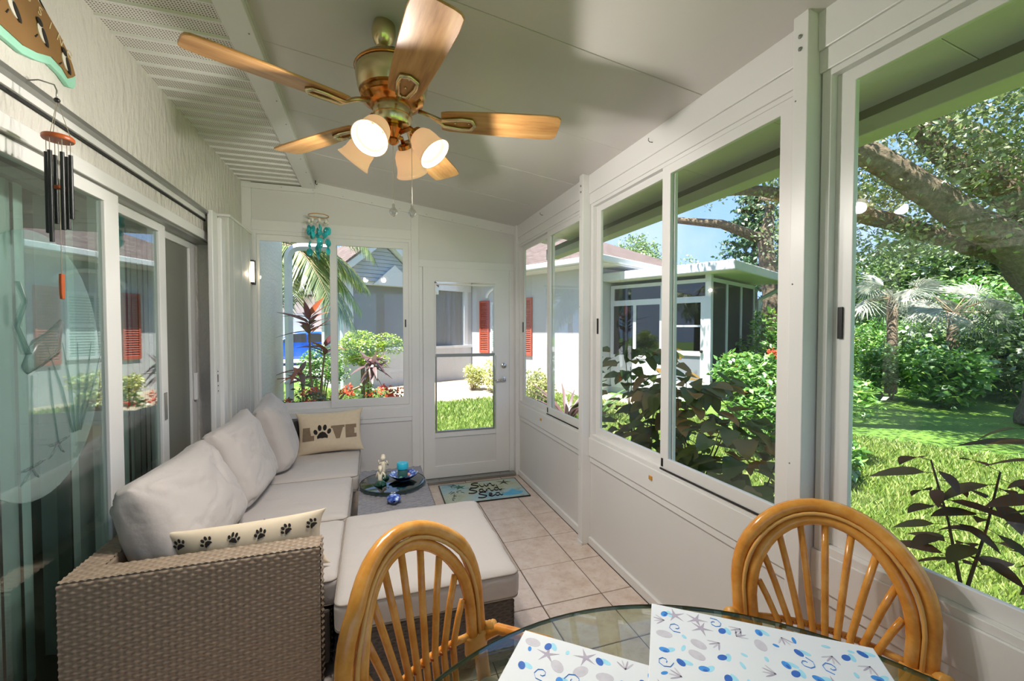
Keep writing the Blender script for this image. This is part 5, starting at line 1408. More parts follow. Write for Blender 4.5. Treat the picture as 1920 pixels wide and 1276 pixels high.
# screened porch with gable
px = -0.02
nb('porch_low_wall', 'nb_wall', -0.18, px, -4.12, 0.0, GZ, 0.92)
nb('porch_sill', 'nb_white', -0.20, 0.02, -4.12, 0.0, 0.88, 0.95)
nb('porch_lintel', 'nb_white', -0.18, px, -4.12, 0.0, 2.62, 2.95)
for yy in (-4.12, -2.1, -0.30): nb('porch_post', 'nb_white', -0.18, px + 0.01, yy, yy + 0.26 if yy < -4 else yy + 0.14, 0.92, 2.62)
nb('porch_end_post', 'nb_wall', -0.18, px + 0.005, -0.20, 0.0, 0.92, 2.62)
nb('porch_column', 'nb_white', -0.36, -0.1, -4.30, -4.06, GZ, 2.7)
MB().tube([(0.06, -4.18, 2.75), (0.06, -4.18, 2.4), (0.06, -4.18, GZ)], 0.05, 6).build('porch_downspout', 'nb_white', nh)
MT['screen_gray'] = screen_mat('porch_screen', srgb(150, 152, 156), 0.52)
MB().box(-0.10, -0.095, -3.9, -0.2, 0.95, 2.62).build('porch_screen', 'screen_gray', nh)
nb('porch_inner_wall', 'nb_wall', -1.5, -1.3, -4.12, 0.2, GZ, 2.95)
nb('porch_back_wall', 'nb_wall', -1.5, 0.0, 0.05, 0.2, GZ, 2.95)
nb('porch_ceiling', 'nb_white', -1.5, -0.05, -4.12, 0.2, 2.95, 3.0)
nb('porch_floor', 'nb_wall', -1.5, -0.18, -4.12, 0.05, GZ, 0.0)
dd = nb('entry_door', 'nb_white', -1.3, -1.26, -1.9, -1.0, 0.05, 2.1, bevel=0.01)
for zz in (0.3, 0.95, 1.55): box('door_panel', 'nb_white', dd, -1.262, -1.25, -1.78, -1.12, zz, zz + 0.45, bevel=0.008)
MB().ball((-1.23, -1.08, 1.0), 0.035).build('door_knob', 'black', dd, smooth=True)
pw2 = ring('x', -1.3, -1.25, -3.55, -2.6, 0.8, 2.2, 0.06, 0.06, 0.06, 0.06).build('porch_window', 'nb_white', nh)
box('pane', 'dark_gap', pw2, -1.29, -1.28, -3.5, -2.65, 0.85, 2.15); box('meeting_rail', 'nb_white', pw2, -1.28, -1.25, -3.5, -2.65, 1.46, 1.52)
box('pane', mat('pale_pane', srgb(160, 172, 180), rough=0.2), pw2, -1.28, -1.27, -3.49, -2.66, 0.86, 2.14)
for yy in (-2.5,): nb('porch_shutter', 'shutter_red', -1.3, -1.27, yy, yy + 0.38, 0.8, 2.2)
gc, gw, gb, gp = -3.05, 1.25, 2.72, 3.72
MT['siding'] = mat('gable_siding', srgb(178, 184, 194), srgb(168, 174, 184), 4, rough=0.7)
nbd = 10
for k in range(nbd):
    z0 = gb + (gp - gb) * k / nbd; z1 = gb + (gp - gb) * (k + 1) / nbd - 0.006
    h0 = gw * (1 - k / nbd); h1 = max(0.01, gw * (1 - (k + 1) / nbd))
    m = MB(); m.add([(0.0, gc - h0, z0), (0.0, gc + h0, z0), (0.0, gc + h1, z1), (0.0, gc - h1, z1), (0.035, gc - h0, z0), (0.035, gc + h0, z0), (0.018, gc + h1, z1), (0.018, gc - h1, z1)],
                    [(3, 2, 1, 0), (4, 5, 6, 7), (0, 1, 5, 4), (1, 2, 6, 5), (2, 3, 7, 6), (3, 0, 4, 7)])
    m.build('siding_board', 'siding', nh)
for s_ in (-1, 1):
    m = MB(); a = (gc + s_ * (gw + 0.35), gb - 0.26); b = (gc, gp + 0.06)
    m.add([(-0.05, a[0], a[1]), (0.28, a[0], a[1]), (0.28, b[0], b[1]), (-0.05, b[0], b[1]), (-0.05, a[0], a[1] + 0.2), (0.28, a[0], a[1] + 0.2), (0.28, b[0], b[1] + 0.2), (-0.05, b[0], b[1] + 0.2)],
          [(0, 1, 2, 3), (7, 6, 5, 4), (0, 4, 5, 1), (1, 5, 6, 2), (2, 6, 7, 3), (3, 7, 4, 0)])
    m.build('rake_board', 'nb_white', nh)
    m = MB(); m.add([(-4.0, a[0], a[1] + 0.21), (0.3, a[0], a[1] + 0.21), (0.3, b[0], b[1] + 0.21), (-4.0, b[0], b[1] + 0.21), (-4.0, a[0], a[1] + 0.27), (0.3, a[0], a[1] + 0.27), (0.3, b[0], b[1] + 0.27), (-4.0, b[0], b[1] + 0.27)],
                    [(0, 1, 2, 3), (7, 6, 5, 4), (0, 4, 5, 1), (1, 5, 6, 2), (2, 6, 7, 3), (3, 7, 4, 0)])
    m.build('gable_roof', 'shingles', nh)
m = MB(); pc_ = -2.75
m.add([(0.04, pc_ - 0.62, 2.62), (0.04, pc_ + 0.75, 2.62), (0.04, pc_, 3.18), (0.12, pc_ - 0.62, 2.62), (0.12, pc_ + 0.75, 2.62), (0.12, pc_, 3.18)], [(0, 2, 1), (3, 4, 5), (0, 1, 4, 3), (1, 2, 5, 4), (2, 0, 3, 5)])
m.build('pediment', 'nb_white', nh)

# neighbour's screened lanai
nl = thing('neighbour_lanai', 'neighbour lanai with dark screens, flat white roof and storm door', 'lanai', (3.07, 13.37, 0), math.atan2(-0.903, 0.43))
def nbl(name, m, *a, par=None, **k): return box(name, m, par or nl, *a, **k)
MT['screen_dark'] = screen_mat('dark_screen', srgb(84, 82, 82), 0.62)
MT['nb_pane'] = glass_mat('neighbour_pane', (0.50, 0.50, 0.50), 0.07)
LY = 0.67
nbl('floor_slab', 'nb_wall', 4.7, 7.12, LY, 3.6, GZ, 0.02)
nbl('front_kick_wall', 'nb_white', 4.72, 6.1, LY, LY + 0.05, 0.02, 0.78)
f_ = ring('y', LY - 0.02, LY + 0.06, 4.72, 6.08, 0.76, 2.10, 0.08, 0.06, 0.07, 0.08).build('window_frame', 'nb_white', nl)
box('mullion', 'nb_white', f_, 5.34, 5.42, LY - 0.01, LY + 0.04, 0.83, 2.02)
for a, b in ((4.80, 5.34), (5.42, 6.02)): box('pane', 'nb_pane', f_, a, b, LY + 0.01, LY + 0.02, 0.83, 2.02)
tf = ring('y', LY - 0.02, LY + 0.06, 4.72, 7.12, 2.10, 2.52, 0.10, 0.08, 0.05, 0.08).build('transom_frame', 'nb_white', nl)
box('mullion', 'nb_white', tf, 6.04, 6.12, LY - 0.02, LY + 0.05, 2.15, 2.44)
for a, b in ((4.82, 6.04), (6.12, 7.04)): box('pane', 'nb_pane', tf, a, b, LY + 0.01, LY + 0.02, 2.15, 2.44)
dl = ring('y', LY - 0.03, LY + 0.03, 6.12, 7.04, 0.10, 2.10, 0.09, 0.09, 0.20, 0.08).build('storm_door', 'nb_white', nl)
box('lock_rail', 'nb_white', dl, 6.2, 6.96, LY - 0.03, LY + 0.03, 0.88, 0.98)
box('mid_rail', 'nb_white', dl, 6.2, 6.96, LY - 0.02, LY + 0.02, 1.50, 1.54)
box('kick_panel', mat('door_kick_gray', srgb(128, 132, 142), rough=0.4), dl, 6.2, 6.96, LY, LY + 0.01, 0.30, 0.88)
for a, b in ((0.98, 1.50), (1.54, 2.02)): box('pane', 'nb_pane', dl, 6.21, 6.95, LY, LY + 0.008, a, b)
MB().ball((6.99, LY - 0.07, 0.98), 0.035).build('door_knob', 'black', dl, smooth=True)
nbl('corner_post', 'nb_white', 7.04, 7.16, LY - 0.03, LY + 0.09, 0.0, 2.60)
for yy in (1.60, 2.50, 3.42): nbl('side_post', 'nb_white', 7.08, 7.14, yy, yy + 0.06, 0.0, 2.52)
nbl('side_top_rail', 'nb_white', 7.08, 7.14, LY, 3.48, 2.46, 2.54)
nbl('side_bottom_rail', 'nb_white', 7.08, 7.14, LY, 3.48, 0.02, 0.12)
for a, b in ((0.76, 1.60), (1.66, 2.50), (2.56, 3.42)): nbl('side_screen', 'screen_dark', 7.105, 7.11, a, b, 0.12, 2.46)
nbl('roof_slab', 'nb_white', 4.75, 7.75, 0.25, 3.9, 2.60, 2.80, bevel=0.02)
nbl('inner_wall', mat('lanai_inside', srgb(120, 112, 104), rough=0.9), 4.72, 7.1, 3.44, 3.54, 0.0, 2.55)
MB().tube([(7.70, 3.6, 2.62), (7.66, 3.6, 2.45), (7.2, 3.6, 2.2), (7.17, 3.6, 0.0)], 0.06, 4).build('downspout', 'nb_white', nl)

# ------------------------------------------------------------------ house and car across the street
fh = thing('far_house', 'pale pink house with garage across the street', 'house', (-2.0, 30.0, 0))
MT['pink_wall'] = mat('pink_wall', srgb(226, 206, 196), srgb(216, 196, 186), 3, rough=0.85)
box('wall', 'pink_wall', fh, -8, 7, 0, 6, GZ, 3.6)
m = MB(); m.add([(-8.6, -0.8, 3.5), (7.6, -0.8, 3.5), (7.6, 7, 3.5), (-8.6, 7, 3.5), (-4, 3, 6.3), (3, 3, 6.3)], [(0, 1, 5, 4), (1, 2, 5), (2, 3, 4, 5), (3, 0, 4), (3, 2, 1, 0)]); m.build('roof', 'shingles', fh)
m = MB(); m.prism([(-2.2, 3.6), (2.6, 3.6), (0.2, 5.6)], -1.0, 0.0, Matrix(((1, 0, 0, 0), (0, 0, 1, 0), (0, 1, 0, 0), (0, 0, 0, 1)))); m.build('gable', 'pink_wall', fh)
for x in (-2.2, 2.6):
    m = MB(); m.tube([(x * 1.12, -1.05, 3.4), (0.2, -1.05, 5.75)], 0.16, 4); m.build('rake_board', 'nb_white', fh)
wf2 = ring('y', -0.1, 0.05, -0.2, 1.5, 0.9, 2.4, 0.12, 0.12, 0.12, 0.12).build('window', 'nb_white', fh)
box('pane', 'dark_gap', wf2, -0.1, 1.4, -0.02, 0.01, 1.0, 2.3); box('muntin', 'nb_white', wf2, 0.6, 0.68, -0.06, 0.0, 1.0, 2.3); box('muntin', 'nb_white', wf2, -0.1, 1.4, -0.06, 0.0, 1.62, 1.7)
box('wall_lantern', 'black', fh, 2.55, 2.8, -0.3, 0.0, 1.9, 2.5)
gd = box('garage_door', 'nb_white', fh, -6.5, -1.6, -0.06, 0.02, GZ, 2.4)
for k in range(1, 4): box('door_groove', 'pink_wall', gd, -6.5, -1.6, -0.065, -0.055, GZ + 0.63 * k, GZ + 0.63 * k + 0.03)
dv = struct('driveway', 'pale concrete drive and road', 'driveway')
m = MB(); m.prism([(-30, 14.2), (0.2, 14.2), (-0.3, 20.0), (30, 34), (30, 38), (-30, 34)], GZ, GZ + 0.012); m.build('slab', mat('road', srgb(206, 204, 206), srgb(192, 190, 192), 6, rough=0.9), dv)

car = thing('parked_car', 'blue sedan parked across the lawn behind the hedge', 'car', (-2.75, 21.2, GZ + 0.012), R(8))
MT['car_blue'] = mat('car_blue', srgb(30, 92, 196), srgb(24, 80, 180), 2, rough=0.15, spec=0.8)
MT['tyre'] = mat('tyre', (0.015, 0.015, 0.016), rough=0.8)
side = [(-2.25, 0.35), (-2.3, 0.62), (-2.15, 0.82), (-1.2, 0.98), (-0.55, 1.42), (0.55, 1.46), (1.35, 1.05), (2.1, 0.98), (2.3, 0.75), (2.28, 0.35), (1.85, 0.28), (-1.8, 0.28)]
XZ = Matrix(((1, 0, 0, 0), (0, 0, 1, 0), (0, 1, 0, 0), (0, 0, 0, 1)))
MB().prism(side, -0.88, 0.88, XZ).build('body', 'car_blue', car, bevel=0.12, seg=3, smooth='auto')
MB().prism([(-1.02, 1.0), (-0.5, 1.36), (-0.02, 1.38), (-0.02, 1.0)], -0.90, -0.885, XZ).build('side_window', 'dark_gap', car)
MB().prism([(0.05, 1.0), (0.05, 1.38), (0.5, 1.38), (1.15, 1.02)], -0.90, -0.885, XZ).build('side_window', 'dark_gap', car)
for x in (-1.4, 1.45):
    for s_ in (-1, 1):
        w2 = MB().lathe([(0.20, -0.11), (0.32, -0.10), (0.34, 0), (0.32, 0.10), (0.20, 0.11)], 20, Matrix.Translation((x, s_ * 0.80, 0.34)) @ Matrix.Rotation(R(90), 4, 'X')).build('wheel', 'tyre', car, smooth='auto')
        MB().lathe([(0.02, -0.115), (0.19, -0.115), (0.19, 0.115), (0.02, 0.115)], 14, Matrix.Translation((x, s_ * 0.80, 0.34)) @ Matrix.Rotation(R(90), 4, 'X')).build('hub', 'gray_metal', w2)
# ------------------------------------------------------------------ plants
def leaf_mesh(name, Ln, Wd, kind='oval', droop=0.15, fold=0.12, n=5):
    m = MB(); rows = []
    for i in range(n + 1):
        t = i / n
        if kind == 'oval': w = Wd * math.sin(PI * t ** 0.75) ** 0.8 if 0 < t < 1 else 0.0
        elif kind == 'heart': w = Wd * (1 - t) ** 0.55 * min(1, 0.5 + 3.0 * t) if t < 1 else 0.0
        else: w = Wd * math.sin(PI * min(1, t ** 0.6)) ** 0.9 if 0 < t < 1 else 0.0
        z = -droop * Ln * t * t
        rows.append([(Ln * t, -w / 2, z + fold * w), (Ln * t, 0, z), (Ln * t, w / 2, z + fold * w)])
    vs = [p for r_ in rows for p in r_]; fs = []
    for i in range(n):
        a, b = 3 * i, 3 * i + 3
        fs += [(a, a + 1, b + 1, b), (a + 1, a + 2, b + 2, b + 1)]
    m.add(vs, fs); me = m.mesh(name)
    me.polygons.foreach_set('use_smooth', [True] * len(me.polygons)); return me
def leaf_frame(p, d, roll=0.0, up=(0, 0, 1)):
    d = Vector(d).normalized(); u = Vector(up); y_ = u.cross(d)
    y_ = y_.normalized() if y_.length > 1e-4 else Vector((0, 1, 0)); z_ = d.cross(y_)
    M0 = Matrix(((d.x, y_.x, z_.x, p[0]), (d.y, y_.y, z_.y, p[1]), (d.z, y_.z, z_.z, p[2]), (0, 0, 0, 1)))
    return M0 @ Matrix.Rotation(roll, 4, 'X')
def bark_mat():
    m = bpy.data.materials.new('bark'); m.use_nodes = True
    nt = m.node_tree; p = nt.nodes['Principled BSDF']; v = _coords(nt)
    n1 = _noise(nt, 16, 6, v, 0.7); n2 = _noise(nt, 3, 3, v)
    nt.links.new(_mix(nt, _ramp(nt, n1, [(0.36, srgb(62, 50, 42)), (0.5, srgb(122, 102, 84)), (0.66, srgb(176, 156, 134))]), srgb(140, 126, 108), n2), p.inputs['Base Color'])
    p.inputs['Roughness'].default_value = 0.95
    nt.links.new(_bump(nt, n1, 1.0, 0.06), p.inputs['Normal'])
    return m
MT['bark'] = bark_mat()
MT['stem_dark'] = mat('stem_dark', srgb(74, 60, 46), rough=0.8)
MT['stem_tan'] = mat('stem_tan', srgb(150, 128, 100), rough=0.8)
MT['copper_leaf'] = leaf_mat('copper_leaf', srgb(76, 100, 44), srgb(106, 108, 56), trans=0.48, per='object', third=srgb(164, 122, 66), gloss=0.03)
MT['sapling_leaf'] = leaf_mat('sapling_leaf', srgb(84, 72, 56), srgb(116, 80, 64), trans=0.35, per='object', third=srgb(100, 98, 62), gloss=0.03)
MT['cordyline_red'] = leaf_mat('cordyline_red', srgb(140, 72, 72), srgb(112, 84, 66), trans=0.45, per='object', third=srgb(236, 112, 66), gloss=0.12)
MT['cordyline_purple'] = leaf_mat('cordyline_purple', srgb(96, 72, 84), srgb(126, 84, 90), trans=0.35, per='object', third=srgb(150, 120, 120), gloss=0.12)
MT['hedge_leaf'] = leaf_mat('hedge_leaf', srgb(140, 170, 40), srgb(196, 216, 70), trans=0.4, third=srgb(96, 140, 44))
MT['green_leaf'] = leaf_mat('green_leaf', srgb(66, 120, 44), srgb(116, 168, 70), trans=0.4, third=srgb(150, 190, 80))
MT['dark_leaf'] = leaf_mat('dark_leaf', srgb(58, 92, 46), srgb(98, 128, 66), trans=0.4, third=srgb(140, 162, 96))
MT['oak_leaf'] = leaf_mat('oak_leaf', srgb(88, 108, 60), srgb(130, 150, 84), trans=0.5, third=srgb(184, 190, 140), gloss=0.16)
MT['variegated_leaf'] = leaf_mat('variegated_leaf', srgb(196, 200, 110), srgb(226, 222, 150), trans=0.35, third=srgb(120, 150, 70))
MT['ixora_leaf'] = leaf_mat('ixora_leaf', srgb(56, 92, 44), srgb(90, 128, 58), trans=0.35)
MT['red_petal'] = leaf_mat('red_petal', srgb(226, 70, 44), srgb(238, 110, 78), trans=0.3, gloss=0.05)
MT['palm_leaf'] = leaf_mat('palm_leaf', srgb(96, 116, 56), srgb(138, 152, 84), trans=0.35, third=srgb(172, 180, 120))
MT['fan_leaf'] = leaf_mat('fan_palm_leaf', srgb(140, 152, 132), srgb(176, 180, 166), trans=0.3, third=srgb(196, 190, 176))
MT['pine_leaf'] = leaf_mat('pine_leaf', srgb(52, 92, 60), srgb(84, 122, 80), trans=0.2)
MT['far_leaf'] = leaf_mat('far_leaf', srgb(110, 138, 76), srgb(150, 174, 106), trans=0.35, third=srgb(90, 116, 66))

# dark copper-leaf shrubs right outside the window
_cl = [leaf_mesh('copper_leaf', 0.150, 0.135, 'heart', 0.25, 0.10), leaf_mesh('copper_leaf', 0.130, 0.120, 'heart', 0.10, 0.18), leaf_mesh('copper_leaf', 0.165, 0.140, 'heart', 0.40, 0.05)]
def leafy_shrub(name, label, cat, base, hgt, rad, n, meshes, material, group, flat=0.55, stems=6, low=0.25):
    t = thing(name, label, cat, base, 0, group); rg = random.Random(int(base[0] * 100 + base[1] * 57))
    tips = []
    for k in range(stems):
        a = rg.uniform(0, 2 * PI); r_ = rad * rg.uniform(0.25, 0.85); hh = hgt * rg.uniform(0.65, 0.97)
        p = [(0.03 * math.cos(a), 0.03 * math.sin(a), 0), (r_ * 0.4 * math.cos(a), r_ * 0.4 * math.sin(a), hh * 0.45), (r_ * math.cos(a), r_ * math.sin(a), hh)]
        MB().tube(p, [0.010, 0.007, 0.003], 6).build('stem', 'stem_dark', t, smooth=True); tips.append((p, a))
    for i in range(n):
        z = hgt * (low + (1 - low) * rg.random() ** 0.8)
        prof = math.sqrt(max(0.05, 1 - ((z / hgt - 0.55) / 0.60) ** 2))
        a = rg.uniform(0, 2 * PI); r_ = rad * prof * math.sqrt(rg.uniform(0.15, 1.0))
        d = (math.cos(a) + rg.uniform(-0.5, 0.5), math.sin(a) + rg.uniform(-0.5, 0.5), rg.uniform(-0.5, 0.25))
        s = rg.uniform(0.75, 1.2)
        share('leaf', rg.choice(meshes), material, t, leaf_frame((r_ * math.cos(a), r_ * math.sin(a), z), d, rg.uniform(-0.5, 0.5)) @ Matrix.Scale(s, 4))
    return t
GS = 'dark copper-leaf shrubs outside the right windows'
leafy_shrub('copperleaf_shrub', 'tall bronze copper-leaf shrub farthest along the right windows', 'shrub', (2.32, 3.35, GZ), 1.40, 0.46, 180, _cl, 'copper_leaf', GS)
leafy_shrub('copperleaf_shrub', 'dark copper-leaf shrub in the middle behind the window mullion', 'shrub', (2.22, 2.62, GZ), 1.24, 0.46, 190, _cl, 'copper_leaf', GS)
leafy_shrub('copperleaf_shrub', 'low dark copper-leaf shrub sloping down to the lawn', 'shrub', (2.12, 2.05, GZ), 1.00, 0.40, 140, _cl, 'copper_leaf', GS)
leafy_shrub('copperleaf_shrub', 'lowest copper-leaf shrub beside the window post', 'shrub', (1.98, 1.66, GZ), 0.78, 0.30, 84, _cl, 'copper_leaf', GS)

# thin dark saplings at the near window
_sl = [leaf_mesh('sapling_leaf', 0.135, 0.056, 'oval', 0.2, 0.08), leaf_mesh('sapling_leaf', 0.105, 0.050, 'oval', 0.35, 0.1)]
def sapling(label, base, tips, n, seed):
    t = thing('copperleaf_sapling', label, 'plant', base, 0, 'thin dark saplings by the near window'); rg = random.Random(seed)
    for tip in tips:
        tip = Vector(tip) - Vector(base); fork = Vector((tip.x * 0.12, tip.y * 0.12, 0.66))
        pts = [Vector((0, 0, 0)), fork, fork.lerp(tip, 0.5) + Vector((0.015, 0.0, 0)), tip]
        MB().tube(pts, [0.009, 0.006, 0.004, 0.003], 6).build('stem', 'stem_dark', t, smooth=True)
        for i in range(n):
            s = i / (n - 1); p = fork.lerp(tip, 0.15 + 0.85 * s); a = i * 2.4 + rg.uniform(-0.4, 0.4)
            d = Vector((math.cos(a), math.sin(a), rg.uniform(-0.25, 0.15)))
            q = p + d * rg.uniform(0.02, 0.05)
            MB().tube([p, q], 0.0012, 4).build('petiole', 'stem_dark', t)
            share('leaf', rg.choice(_sl), 'sapling_leaf', t, leaf_frame(q, d, rg.uniform(-0.3, 0.3)) @ Matrix.Scale(rg.uniform(0.8, 1.25) * (1.2 if s > 0.85 else 1), 4))
    return t
sapling('forked dark-leaved sapling rising above the rattan chair outside', (2.02, 0.93, GZ), [(1.95, 1.00, 0.97), (2.05, 0.86, 0.96)], 17, 3)
sapling('dark-leaved sapling at the right picture edge outside the near window', (2.05, 0.66, GZ), [(2.06, 0.74, 1.08), (2.02, 0.62, 0.90), (2.14, 0.80, 1.12)], 15, 5)

# cordylines behind the back window
def cordyline(label, base, crowns, material, canes, seed):
    _co = [leaf_mesh('cordyline_leaf', 0.36, 0.075, 'lance', 0.18, 0.10, 6), leaf_mesh('cordyline_leaf', 0.30, 0.065, 'lance', 0.40, 0.10, 6)]
    t = thing('cordyline', label, 'plant', base, 0, 'cordylines outside the back window'); rg = random.Random(seed)
    for pts in canes: MB().tube(pts, [0.014] * (len(pts) - 1) + [0.009], 7).build('cane', 'stem_tan', t, smooth=True)
    for (c, n, s, zlo, zhi) in crowns:
        for i in range(n):
            a = i * 2.4 + rg.uniform(-0.3, 0.3); e_ = rg.uniform(zlo, zhi)
            share('leaf', rg.choice(_co), material, t, leaf_frame((c[0], c[1], c[2] + 0.012 * i), (math.cos(a), math.sin(a), e_), rg.uniform(-0.3, 0.3)) @ Matrix.Scale(s * rg.uniform(0.8, 1.1), 4))
    return t
cordyline('tall cordyline with orange and maroon leaves beside the downspout', (-0.66, 5.35, GZ), [((0.0, 0, 1.50), 20, 1.0, -0.1, 1.2), ((-0.10, 0.05, 0.95), 16, 1.0, -0.4, 0.6), ((0.16, 0.0, 1.25), 13, 0.9, -0.1, 0.9), ((-0.06, 0.0, 0.55), 16, 0.95, -0.6, 0.4)], 'cordyline_red',
          [[(0.02, 0, 0), (0.05, 0, 0.6), (0.0, 0, 1.1), (0.0, 0, 1.68)], [(0.0, 0.04, 0), (0.1, 0, 0.8), (0.16, 0, 1.35)], [(-0.04, 0.02, 0), (-0.10, 0.05, 1.05)]], 2)
cordyline('purple cordyline with long drooping leaves on a bent cane', (-0.42, 5.75, GZ), [((0.44, 0.1, 0.98), 22, 0.95, -0.9, 0.7), ((0.44, 0.1, 1.05), 4, 0.95, 1.0, 2.4)], 'cordyline_purple',
          [[(0, 0, 0), (-0.03, 0, 0.6), (0.1, 0.03, 0.76), (0.34, 0.08, 0.86), (0.44, 0.1, 1.1)]], 4)

# bushes of small leaves (joined foliage), each its own thing
def bush(name, label, cat, base, rx, ry, z0, z1, n, size, material, stems=5, group=None, clump=14, flowers=None, stem_mat='stem_tan', up=0.6, seed=1):
    t = thing(name, label, cat, base, 0, group); rg = np.random.default_rng(seed)
    cz, hz = (z0 + z1) / 2, (z1 - z0) / 2
    C = rg.normal(size=(clump, 3)); C /= np.linalg.norm(C, axis=1, keepdims=True); C *= rg.uniform(0.35, 0.85, (clump, 1))
    idx = rg.integers(0, clump, n); D = rg.normal(size=(n, 3)); D /= np.linalg.norm(D, axis=1, keepdims=True)
    P = C[idx] + D * 0.42 * rg.uniform(0.5, 1.0, (n, 1)) ** 0.5
    P = P * np.array([rx, ry, hz]) + np.array([0, 0, cz])
    P = P[P[:, 2] > 0.02]
    scatter('foliage', material, t, P, rand_frames(len(P), up, rg), rg.uniform(0.7, 1.25, len(P)) * size, *LEAF4)
    for k in range(stems):
        a = 2 * PI * k / stems + 0.3; r_ = 0.55 * min(rx, ry)
        MB().tube([(0.12 * rx * math.cos(a), 0.12 * ry * math.sin(a), 0), (0.4 * r_ * math.cos(a), 0.4 * r_ * math.sin(a), z0 + hz * 0.2), (r_ * math.cos(a), r_ * math.sin(a), cz + hz * 0.3)], [0.02, 0.014, 0.006], 6).build('stem', stem_mat, t, smooth=True)
    if flowers:
        fn, fs, fm = flowers
        for k in range(fn):
            d = rg.normal(size=3); d[2] = abs(d[2]) + 0.5; d /= np.linalg.norm(d); c = d * np.array([rx, ry, hz]) * rg.uniform(0.85, 1.02) + np.array([0, 0, cz])
            q = rg.normal(size=(26, 3)); q /= np.linalg.norm(q, axis=1, keepdims=True); q = q * fs * np.array([1, 1, 0.6])
            scatter('flower_head', fm, t, c + q, rand_frames(26, 0.5, rg), np.full(26, fs * 0.9), *LEAF4, kind='stuff')
    return t
bush('hedge_shrub', 'yellow-green clipped shrub on bare stems seen through the back window', 'shrub', (-0.08, 8.9, GZ), 0.72, 0.45, 0.78, 1.48, 5200, 0.055, 'hedge_leaf', stems=7, up=1.0, seed=2)
bush('hedge_shrub', 'darker green shrub left of the yellow-green one before the blue car', 'shrub', (-0.95, 9.4, GZ), 0.45, 0.4, 0.25, 1.25, 2600, 0.06, 'green_leaf', seed=3)
for k, (x, lab) in enumerate(((-0.62, 'red-flowered ixora by the downspout below the back window'), (-0.18, 'red-flowered ixora in the middle below the back window'), (0.22, 'red-flowered ixora nearest the storm door'))):
    bush('ixora_bush', lab, 'shrub', (x, 4.95, GZ), 0.30, 0.24, 0.25, 0.96, 1200, 0.05, 'ixora_leaf', group='ixora bushes under the back window', flowers=(9, 0.04, 'red_petal'), seed=10 + k)
bush('variegated_shrub', 'cream variegated shrub by the neighbour wall seen through the door', 'shrub', (2.50, 10.7, GZ), 0.30, 0.3, 0.05, 0.72, 1100, 0.075, 'variegated_leaf', group='variegated shrubs by the neighbour wall', seed=21)
bush('variegated_shrub', 'cream variegated shrub at the edge of the door glass', 'shrub', (2.95, 10.2, GZ), 0.32, 0.3, 0.05, 0.78, 1100, 0.075, 'variegated_leaf', group='variegated shrubs by the neighbour wall', seed=22)
bush('variegated_shrub', 'cream variegated shrub below the neighbour red shutter', 'shrub', (3.25, 8.1, GZ), 0.36, 0.34, 0.05, 0.80, 1200, 0.075, 'variegated_leaf', group='variegated shrubs by the neighbour wall', seed=23)
bush('flowering_shrub', 'bright green shrub with red flowers before the neighbour lanai', 'shrub', (4.95, 4.05, GZ), 0.80, 0.8, 0.15, 1.36, 8500, 0.085, 'green_leaf', flowers=(8, 0.05, 'red_petal'), stems=8, up=0.8, clump=26, seed=31)
bush('flowering_shrub', 'low glossy green shrub at the foot of the red-flowered shrub', 'shrub', (4.3, 3.05, GZ), 0.42, 0.4, 0.05, 0.55, 1300, 0.10, 'green_leaf', seed=32)
# strappy plants by the neighbour's wall
_st = [leaf_mesh('strap_leaf', 0.62, 0.06, 'lance', 0.55, 0.15, 7) for _ in range(2)]
for k, (x, y_, lab) in enumerate(((3.05, 6.35, 'strap-leaved lily clump outside the corner window'), (3.75, 6.6, 'strap-leaved lily clump behind the window post'))):
    t = thing('lily_clump', lab, 'plant', (x, y_, GZ), 0, 'strap-leaved lilies'); rg = random.Random(k)
    for i in range(16):
        a = i * 2.4; share('leaf', _st[k], 'dark_leaf' if k else 'cordyline_purple', t, leaf_frame((0.02 * math.cos(a), 0.02 * math.sin(a), 0.02), (math.cos(a), math.sin(a), rg.uniform(1.1, 2.6)), 0) @ Matrix.Scale(rg.uniform(1.0, 1.5), 4))

# feather palm hanging before the back window
pm = thing('feather_palm', 'arching feather palm fronds outside the back window', 'palm', (-1.45, 7.1, GZ))
MB().tube([(0, 0, 0), (0.05, 0, 1.4), (0.0, 0, 2.9)], [0.14, 0.11, 0.09], 12).build('trunk', 'bark', pm, smooth=True)
def frond(parent, o, az, el, Ln, sag, n=60, lw=0.036, ll=0.42, seed=0):
    rg = random.Random(seed); d = Vector((math.cos(az), math.sin(az), 0)); P = []
    for i in range(n + 1):
        t = i / n; P.append(Vector(o) + d * (Ln * t * (1 - 0.15 * t)) + Vector((0, 0, Ln * (math.tan(el) * t - sag * t * t))))
    f_ = MB().tube(P[::4] if n % 4 == 0 else P, [0.016 * (1 - 0.85 * k / (len(P[::4]) - 1)) for k in range(len(P[::4]))], 6).build('frond', 'stem_tan', parent, smooth=True)
    m = MB()
    for i in range(5, n):
        t = i / n; tan = (P[i + 1] - P[i]).normalized(); sd = tan.cross(Vector((0, 0, 1))).normalized()
        L_ = ll * (0.35 + math.sin(PI * min(1, t * 0.9 + 0.08))) * rg.uniform(0.85, 1.1)
        for s_ in (-1, 1):
            q = (sd * s_ * 0.75 + tan * 0.55 + Vector((0, 0, -0.35 - rg.uniform(0, 0.35)))).normalized(); w = tan * lw * 0.5
            b = P[i]; mid = b + q * L_ * 0.5; tip = b + q * L_ + Vector((0, 0, -0.12 * L_))
            m.add([b - w * 0.5, b + w * 0.5, mid + w, tip, mid - w], [(0, 1, 2, 4), (4, 2, 3)])
    m.build('leaflets', 'palm_leaf', f_, kind='stuff')
